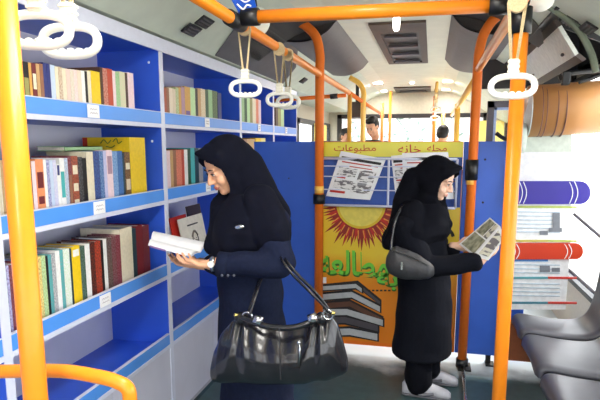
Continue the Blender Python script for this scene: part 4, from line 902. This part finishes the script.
# booklet she holds
t = empty('booklet', A(185, 250, 2.33), 'open white booklet held in the hands of the woman in navy', 'booklet')
nl, fl, fr_, nr = A(148, 246, 2.27), A(153, 232.5, 2.47), A(209, 244.5, 2.47), A(191, 258, 2.27)
ml, mr = nl.lerp(fl, .5)+V((0, 0, -.012)), nr.lerp(fr_, .5)+V((0, 0, -.012))
def leaf(nm, lift, m, th, sc=1):
    mb = MB(); n_ = 10
    pr = []
    for i in range(n_+1):
        k = i/n_
        if k < .5: a, c_ = nl.lerp(ml, k*2), nr.lerp(mr, k*2)
        else: a, c_ = ml.lerp(fl, k*2-1), mr.lerp(fr_, k*2-1)
        h_ = .012*math.sin(math.pi*((k*2) % 1))*lift
        pr.append((a+V((0, 0, h_+lift*.004)), c_+V((0, 0, h_+lift*.004))))
    for (a, c_), (a2, c2_) in zip(pr, pr[1:]):
        e0 = (c_-a)*(1-sc); mb.quadbox(a+e0, c_-e0, c2_-e0, a2+e0, (0, 0, th))
    return mb.build(nm, m, t)
leaf('cover', .6, mat('booklet_cover', (226, 222, 236), .5), .0015); leaf('pages', 1.0, WPAPER, .004, .985)
for k in range(5):
    a, c_ = nl.lerp(nr, .06), nl.lerp(nr, .34); o_ = V((0, -.0012, -.004-.0035*k*0)); 
MB().quadbox(nl.lerp(nr, .05)+V((0, -.0025, -.002)), nl.lerp(nr, .42)+V((0, -.0025, -.002)), nl.lerp(nr, .42)+V((0, -.0025, .006)), nl.lerp(nr, .05)+V((0, -.0025, .006)), (0, .001, 0)).build('printed_strip', mat('mauve_print', (140, 110, 160), .5), t)
# ---------------- the handbag on her arm
YG = 2.13
G = empty('handbag', A(280, 380, YG), 'large shiny black leather handbag hanging from the woman in navy\'s arm', 'handbag')
b = MB(); RB = []
for u, vt, vb, th in ((212.5, 362, 378, .02), (215, 350, 380, .05), (222, 334, 381, .075), (232, 320, 381.5, .085), (243, 315.5, 382, .09), (256, 321, 382, .094), (272, 326, 382.5, .098), (290, 327, 382.5, .098), (306, 324, 382, .094), (318, 317, 380, .09), (329, 314, 378, .085), (337, 324, 376, .07), (343, 342, 374, .05), (347, 357, 371, .02)):
    p, q = A(u, vt, YG), A(u, vb, YG); RB.append((p.lerp(q, .5), V((0, th, 0)), V((0, 0, (p.z-q.z)/2))))
R2 = []
for c_, a, b_ in RB:
    ring = []
    for k in range(28):
        an = 2*math.pi*k/28; ca, sa = math.cos(an), math.sin(an); zt = sa
        wy = (abs(ca)**.75)*math.copysign(1, ca)*(1 if zt < 0 else 1-.55*zt)
        ring.append(c_+a*wy+b_*((abs(sa)**.8)*math.copysign(1, sa)))
    R2.append(ring)
b.rings(R2)
gx0, gx1 = A(243, 350, YG).x, A(318, 350, YG).x; zt0, zb0 = A(280, 320, YG).z, A(280, 382, YG).z
def bagfold(p):
    k = (p.z-zb0)/(zt0-zb0); d = 0
    for gx in (gx0, gx1):
        q = (p.x-gx)/(.02+.05*(1-k)); d += -.010*math.exp(-q*q)*math.cos(q*3.2)*(.3+k)
    return d + .0035*math.sin(75*p.x+14*(p.z-zb0))*max(0, k-.1)*.8
b.remesh('bag_body', LEATHER, G, .0055, 3, .006, 9, None, bagfold)
fy = YG-.098
def G_(u, v, d=0): q = A(u, v, fy); return V((q.x, fy+d, q.z))
MB().tube([G_(279.5, 328, -.004), G_(280, 350, -.008), G_(280.5, 380, .004)], .0022, 6).build('centre_seam', GLEATH, G)
zp = MB().tube([G_(299.5, 342, -.006), G_(299.5, 366, -.005)], .0065, 8).build('zip', BLACK, G)
MB().tube([G_(300.5, 343, -.016), G_(300.8, 352, -.017), G_(299.5, 364, -.014)], [.003, .005, .0025], 8).build('zip_pull', CHROME, zp, True)
MB().ell(G_(299.7, 341.5, -.014), (.008, .006, .008), seg=12).build('zip_slider', CHROME, zp, True)
MB().tube(bez([A(241, 317, YG-.05), A(256, 323, YG-.075), A(272, 327, YG-.085), A(292, 327.5, YG-.085), A(308, 323, YG-.075), A(320, 317, YG-.05)], 6), .013, 12).build('rolled_top_band', LEATHER, G, True)
for u, v, d in ((258, 320, 1), (313, 318, -1)):
    q = A(u, v, YG-.08); MB().tube([q+V((-.016, 0, .006*d)), q+V((.016, 0, -.006*d))], .019, 16).build('metal_sleeve', CHROME, G, True)
for u, v, lb in ((247, 317, 0), (328, 315, 1)):
    q = A(u, v, YG-.055); rg = MB().tube([q+V((.021*math.cos(a), .004, .019*math.sin(a))) for a in [2*math.pi*k/20 for k in range(20)]], .0048, 8, True).build('ring', CHROME, G, True)
for u, v in ((236, 315), (333, 313)): MB().ell(A(u, v, YG-.05), (.010, .010, .009)).build('stud', mat('brass', (200, 180, 110), .25, 1), G, True)
def knot(u, v): MB().ell(A(u, v, YG-.03), (.028, .03, .026)).build('gathered_knot', LEATHER, G, True)
knot(241, 318); knot(322, 318)
sp_ = bez([A(249, 316, YG-.055), A(254, 300, YG-.03), A(259, 284, YG+.05), A(264, 272, 2.33), A(270, 258, 2.36), A(277, 252, 2.30), A(283, 262, 2.165), A(293, 275, 2.13), (A(308, 290, YG-.04)), A(322, 304, YG-.055), A(329, 313, YG-.055)], 6)
mb = MB()
mb.tube(sp_, .0085, 10, flat=.6).build('shoulder_strap', LEATHER, G, True)
sp2 = bez([A(247, 316, YG+.05), A(252, 302, YG+.07), A(257, 286, YG+.10), A(263, 272, 2.36), A(272, 255, 2.38), A(279, 251, 2.32), A(287, 262, 2.185), A(299, 276, 2.16), A(314, 291, YG+.03), A(327, 307, YG+.04), A(331, 315, YG+.03)], 6)
MB().tube(sp2, .008, 10, flat=.6).build('shoulder_strap', LEATHER, G, True)

# ---------------- the newspaper reader
YR2 = 3.50
W2 = empty('person', (A(423, 300, YR2).x, YR2, 0), 'woman in black coat and headscarf reading a newspaper before the poster', 'person')
M2 = frame((.84, -.36, -.38), A(438, 180, 3.47)); fb2 = (1, -.12); sh2 = (.12, 1)
b = MB(); head(b, M2, .98, False); b.cap(M2 @ V((0, -.03, -.08)), A(424, 222, YR2), .05, .06)
b.loft(rings_([(424, 214, .05, .055), (422, 224, .09, .15), (421, 245, .11, .155), (423, 275, .10, .135), (423, 300, .12, .16), (423, 318, .12, .16)], YR2, fb2, sh2))
hz_ = A(423, 312, YR2)
nf, ff = V((A(418, 385, 3.40).x, 3.40, .09)), V((A(427, 370, 3.62).x, 3.62, .09))
for ft, sy in ((nf, -.09), (ff, .09)): b.chain([(V((hz_.x, YR2+sy, hz_.z)), .085), (V((hz_.x+.01, (YR2+sy+ft.y)/2, .45)), .055), (ft, .036), (ft+V((.10, 0, -.055)), .018)])
rS, rE, rW = A(407, 228, 3.33), A(425, 268, 3.28), A(481, 261, 3.28)
lS, lE, lW = A(432, 226, 3.66), A(440, 262, 3.68), A(457, 246, 3.55)
b.chain([(rS, .055), (rE, .04), (rW, .026)]); b.chain([(lS, .055), (lE, .04), (lW, .026)])
hand(b, rW+V((.005, 0, .01)), (.75, .1, .55), (0, .8, .6), (-.5, .55, .6), (.4, .5, .4), .95, (.5, .3))
hand(b, lW, (1, -.15, .0), (0, -.3, 1), (0, -1, -.1), (.4, .6, .4), .95, (.3, .2))
b.remesh('body', SKIN2, W2, .0048, 3)
face_parts(M2, W2, .98, mat('lips_pink', (196, 122, 116), .4))
b = MB(); b.loft(rings_([(424, 210, .06, .07), (422, 218, .12, .15), (421, 230, .155, .20), (420, 250, .165, .205), (424, 275, .165, .195), (424, 310, .175, .205), (422, 340, .188, .215), (421, 351, .192, .22)], YR2, fb2, sh2), 32)
b.chain([(rS, .085), (rE, .07), (rE.lerp(rW, .5), .063), (A(474, 262, 3.28), .058)]); b.chain([(lS, .08), (lE, .062), (lE.lerp(lW, .8), .05)])
b.remesh('coat', COATB, W2, .008, 5, .005, 9, None, cloth(.003, (.5, .3, .9), 36, 4))
b = MB()
for ft, sy in ((nf, -.075), (ff, .085)): b.chain([(V((hz_.x, YR2+sy, .5)), .11), (V((ft.x-.0, ft.y, .25)), .088), (V((ft.x-.0, ft.y, .10)), .090)])
b.remesh('trousers', SCARF2, W2, .009, 3, .006, 10, None, cloth(.004, (.2, .2, 1), 40, 3))
for ft, nm in ((nf, 0), (ff, 1)):
    q = V((ft.x, ft.y, 0)); 
    L_ = [(-.10, .045, .028, .03), (-.085, .05, .04, .045), (-.02, .055, .045, .055), (.06, .05, .048, .046), (.13, .04, .05, .036), (.185, .03, .04, .027), (.205, .026, .02, .016)]
    sh_ = MB().loft([(q+V((x, -.012*x/.2, z)), (0, w_, 0), (0, 0, h_)) for x, z, w_, h_ in L_], 20).build('shoe', SHOE, W2, True)
    MB().loft([(q+V((x, -.012*x/.2, .012)), (0, w_+.003, 0), (0, 0, .012)) for x, z, w_, h_ in L_], 16).build('sole', SHOEG, sh_, True)
    for k in range(4): MB().tube([q+V((.035+.025*k, -.045, .07-.006*k)), q+V((.03+.025*k, 0, .101-.013*k)), q+V((.035+.025*k, .042, .07-.006*k))], .006, 6).build('lace', SHOEG, sh_)
    MB().tube([q+V((-.03, -.05, .05)), q+V((.03, -.052, .03)), q+V((.1, -.054, .045))], .011, 6).build('stripe', SHOEG, sh_)
D2 = [(430, 203, .095, .10), (426, 212, .135, .15), (421, 222, .18, .20), (417, 231, .20, .22), (413, 239, .19, .22), (404, 246, .13, .19)]
def ex2(b):
    b.cap(A(414, 178, 3.50), A(404, 205, 3.50), .07, .075); b.cap(A(404, 205, 3.48), A(391, 238, 3.46), .075, .045)
    b.cap(A(436, 212, 3.46), A(447, 224, 3.44), .06, .03); b.cap(A(398, 225, 3.36), A(388, 242, 3.36), .06, .03); b.cap(A(412, 212, 3.38), A(414, 232, 3.33), .08, .08)
hood(M2, 1.03, D2, YR2-.02, fb2, sh2, 'headscarf', SCARF2, W2, ex2, fold=lambda p: .007*math.sin(34*(p.x*.9+p.z*.3)+3*noise.noise(p*4))*min(1, max(0, (1.5-p.z)*4)))
# her newspaper
t = empty('newspaper', A(480, 245, 3.35), 'folded newspaper with dark pictures held by the woman in black', 'newspaper')
NP = newsmat('newspaper_photo_print', (226, 222, 206), 7)
NP2 = mat('newspaper_olive_picture', (110, 112, 92), .7, scale=25, rgb2=(186, 184, 160))
a, b_, c_, d_ = A(459, 244, 3.50), A(490, 217.5, 3.50), A(500, 226, 3.34), A(474, 256, 3.30)
MB().quadbox(a, b_, c_, d_, (.002, -.004, -.004)).build('left_leaf', WPAPER, t)
e_, f_ = A(504, 238, 3.26), A(488, 260, 3.22)
MB().quadbox(d_, c_, e_, f_, (.002, -.004, -.002)).build('right_leaf', WPAPER, t)
def sub(q, x0, x1, y0, y1):
    S = lambda x, y: q[0].lerp(q[1], x).lerp(q[3].lerp(q[2], x), y); return [S(x0, y0), S(x1, y0), S(x1, y1), S(x0, y1)]
for r_, m_ in (((.04, .48, .08, .92), NP2), ((.52, .96, .1, .6), NP2), ((.52, .96, .64, .92), NP)):
    P = [p+V((.0, -.0055, .0025)) for p in sub((a, b_, c_, d_), *r_)]; MB().quadbox(*P, (0, -.001, 0)).build('picture', m_, t)
P = [p+V((0, -.0055, .0025)) for p in sub((d_, c_, e_, f_), .1, .9, .15, .9)]; MB().quadbox(*P, (0, -.001, 0)).build('text_column', NP, t)
# her shoulder bag
t = empty('shoulder_bag', A(410, 280, 3.2), 'soft grey shoulder bag at the hip of the woman in black', 'handbag')
b = MB(); RB = []
for u, vt, vb, th in ((386, 256, 266, .015), (389, 249, 273, .035), (396, 246, 277, .05), (408, 250, 279.5, .055), (420, 256, 280, .05), (429, 262, 279, .035), (434, 267, 275, .015)):
    p, q = A(u, vt, 3.20), A(u, vb, 3.20); RB.append((p.lerp(q, .5), V((0, th, 0)), V((0, 0, (p.z-q.z)/2))))
b.loft(RB, 24); b.remesh('pouch', GLEATH, t, .007, 4, .006, 14)
MB().tube(bez([A(391, 250, 3.15), A(404, 254, 3.14), A(418, 260, 3.145), A(428, 265, 3.16)], 5), .004, 8).build('zip', BLACK, t)
MB().tube(bez([A(391, 251, 3.17), A(392, 238, 3.2), A(395, 222, 3.22), A(400, 210, 3.27), A(406, 203, 3.38)], 6), .007, 8, flat=.5).build('strap', LEATHER, t, True)
MB().box(A(401, 262, 3.135), A(402.5, 270, 3.13)).build('zip_pull', CHROME, t)
# ---------------- passengers beyond the partition
def passenger(u, v, Y, f, cloth_, label, s=1.0, sk=SKIN, lower=0):
    c = A(u, v, Y); t = empty('person', (c.x, Y, 0), label, 'person'); M = frame(f, c); b = MB(); head(b, M, s)
    ff = V((f[0], f[1], 0)).normalized(); sh = V((-ff.y, ff.x, 0)); n0 = M @ V((0, -.03, -.13)); z = c.z
    T = V((c.x, c.y, 0))-ff*.03
    def tor(k): return [(T+V((0, 0, z-.17)), ff*.06*k, sh*.08*k), (T+V((0, 0, z-.22)), ff*.11*k, sh*.19*k), (T+V((0, 0, z-.40)), ff*.13*k, sh*.19*k), (T+V((0, 0, z-.72)), ff*.13*k, sh*.17*k), (T+V((0, 0, z-.78)), ff*.12*k, sh*.16*k)]
    b.loft(tor(.9))
    hip = z-.74
    arms = []
    for k in (-1, 1):
        S = T+sh*k*.19+V((0, 0, z-.25)); E = S+V((0, 0, -.28))+ff*.05; Wr = E+ff*.22+sh*(-k*.06)+V((0, 0, .02)); arms.append((S, E, Wr))
        b.chain([(S, .05), (E, .038), (Wr, .027)]); hand(b, Wr, ff, -sh*k, V((0, 0, -1)), (.4, .5, .4), .95)
        h_ = T+sh*k*.09+V((0, 0, hip)); kn = h_+ff*.42; an = V((kn.x, kn.y, .08)); b.chain([(h_, .08), (kn, .055), (an, .04), (an+ff*.12, .03)])
    b.remesh('body', sk, t, .009, 2)
    b = MB(); b.loft(tor(1.1))
    for S, E, Wr in arms: b.chain([(S, .07), (E, .055), (Wr, .045)])
    b.remesh('jacket', cloth_, t, .012, 3)
    b = MB()
    for k in (-1, 1):
        h_ = T+sh*k*.09+V((0, 0, hip)); kn = h_+ff*.42; b.chain([(h_, .10), (kn, .075), (V((kn.x, kn.y, .12)), .06)])
    b.remesh('trousers', SCARF, t, .014, 3)
    for k in (-1, 1):
        q = T+sh*k*.09+ff*.45; MB().cap(V((q.x, q.y, .045)), V((q.x, q.y, .04))+ff*.13, .045, .036).build('shoe', BLACK, t, True)
    R3 = M.to_3x3(); b = MB(); W = lambda p: M @ (V(p)*s)
    b.ell(W((0, -.03, .045)), (.084*s, .098*s, .090*s), R3); b.ell(W((0, -.055, .0)), (.08*s, .07*s, .08*s), R3); b.ell(W((0, .02, .10)), (.066*s, .06*s, .03*s), R3)
    b.remesh('hair', HAIR, t, .008, 2, .006, 20)
    face_parts(M, t, s, LIPS); return t
JK = mat('dark_green_jacket', (40, 48, 46), .8, var=.1, scale=40, bump=.1)
passenger(372, 127, 7.5, (-.25, -.8, -.5), JK, 'dark haired man in a dark jacket looking down beyond the poster board', 1.05)
passenger(443, 135, 7.9, (.2, .8, -.3), SCARF2, 'dark haired passenger seen from behind at the rear right', 1.0)
passenger(346, 137, 8.2, (.6, -.6, -.3), JK, 'distant passenger beside the left rear windows, mostly hidden by posts', .95)
# ================================================================== LIGHT
w = bpy.data.worlds.new('world'); bpy.context.scene.world = w; w.use_nodes = True; n = w.node_tree.nodes; l = w.node_tree.links
bg = n['Background']; tc = n.new('ShaderNodeTexCoord'); sx = n.new('ShaderNodeSeparateXYZ'); r = n.new('ShaderNodeValToRGB'); e = r.color_ramp.elements
e[0].position = .45; e[0].color = (.75, .78, .80, 1); e[1].position = .6; e[1].color = (.93, .97, 1, 1)
mp = n.new('ShaderNodeMapRange'); mp.inputs[1].default_value = -1; l.new(tc.outputs['Generated'], sx.inputs[0]); l.new(sx.outputs['Z'], mp.inputs[0]); l.new(mp.outputs[0], r.inputs[0]); l.new(r.outputs[0], bg.inputs[0]); bg.inputs[1].default_value = 5.7
sd = bpy.data.lights.new('sun', 'SUN'); sd.energy = 3; sd.angle = .03; sd.color = (1, .95, .86); so = bpy.data.objects.new('sun', sd); C.objects.link(so)
so.rotation_euler = V((-.75, -.35, -.62)).to_track_quat('-Z', 'Y').to_euler()
s = bpy.context.scene; s.view_settings.view_transform = 'Standard'; s.view_settings.look = 'None'; s.view_settings.exposure = EXPO; s.view_settings.gamma = 1
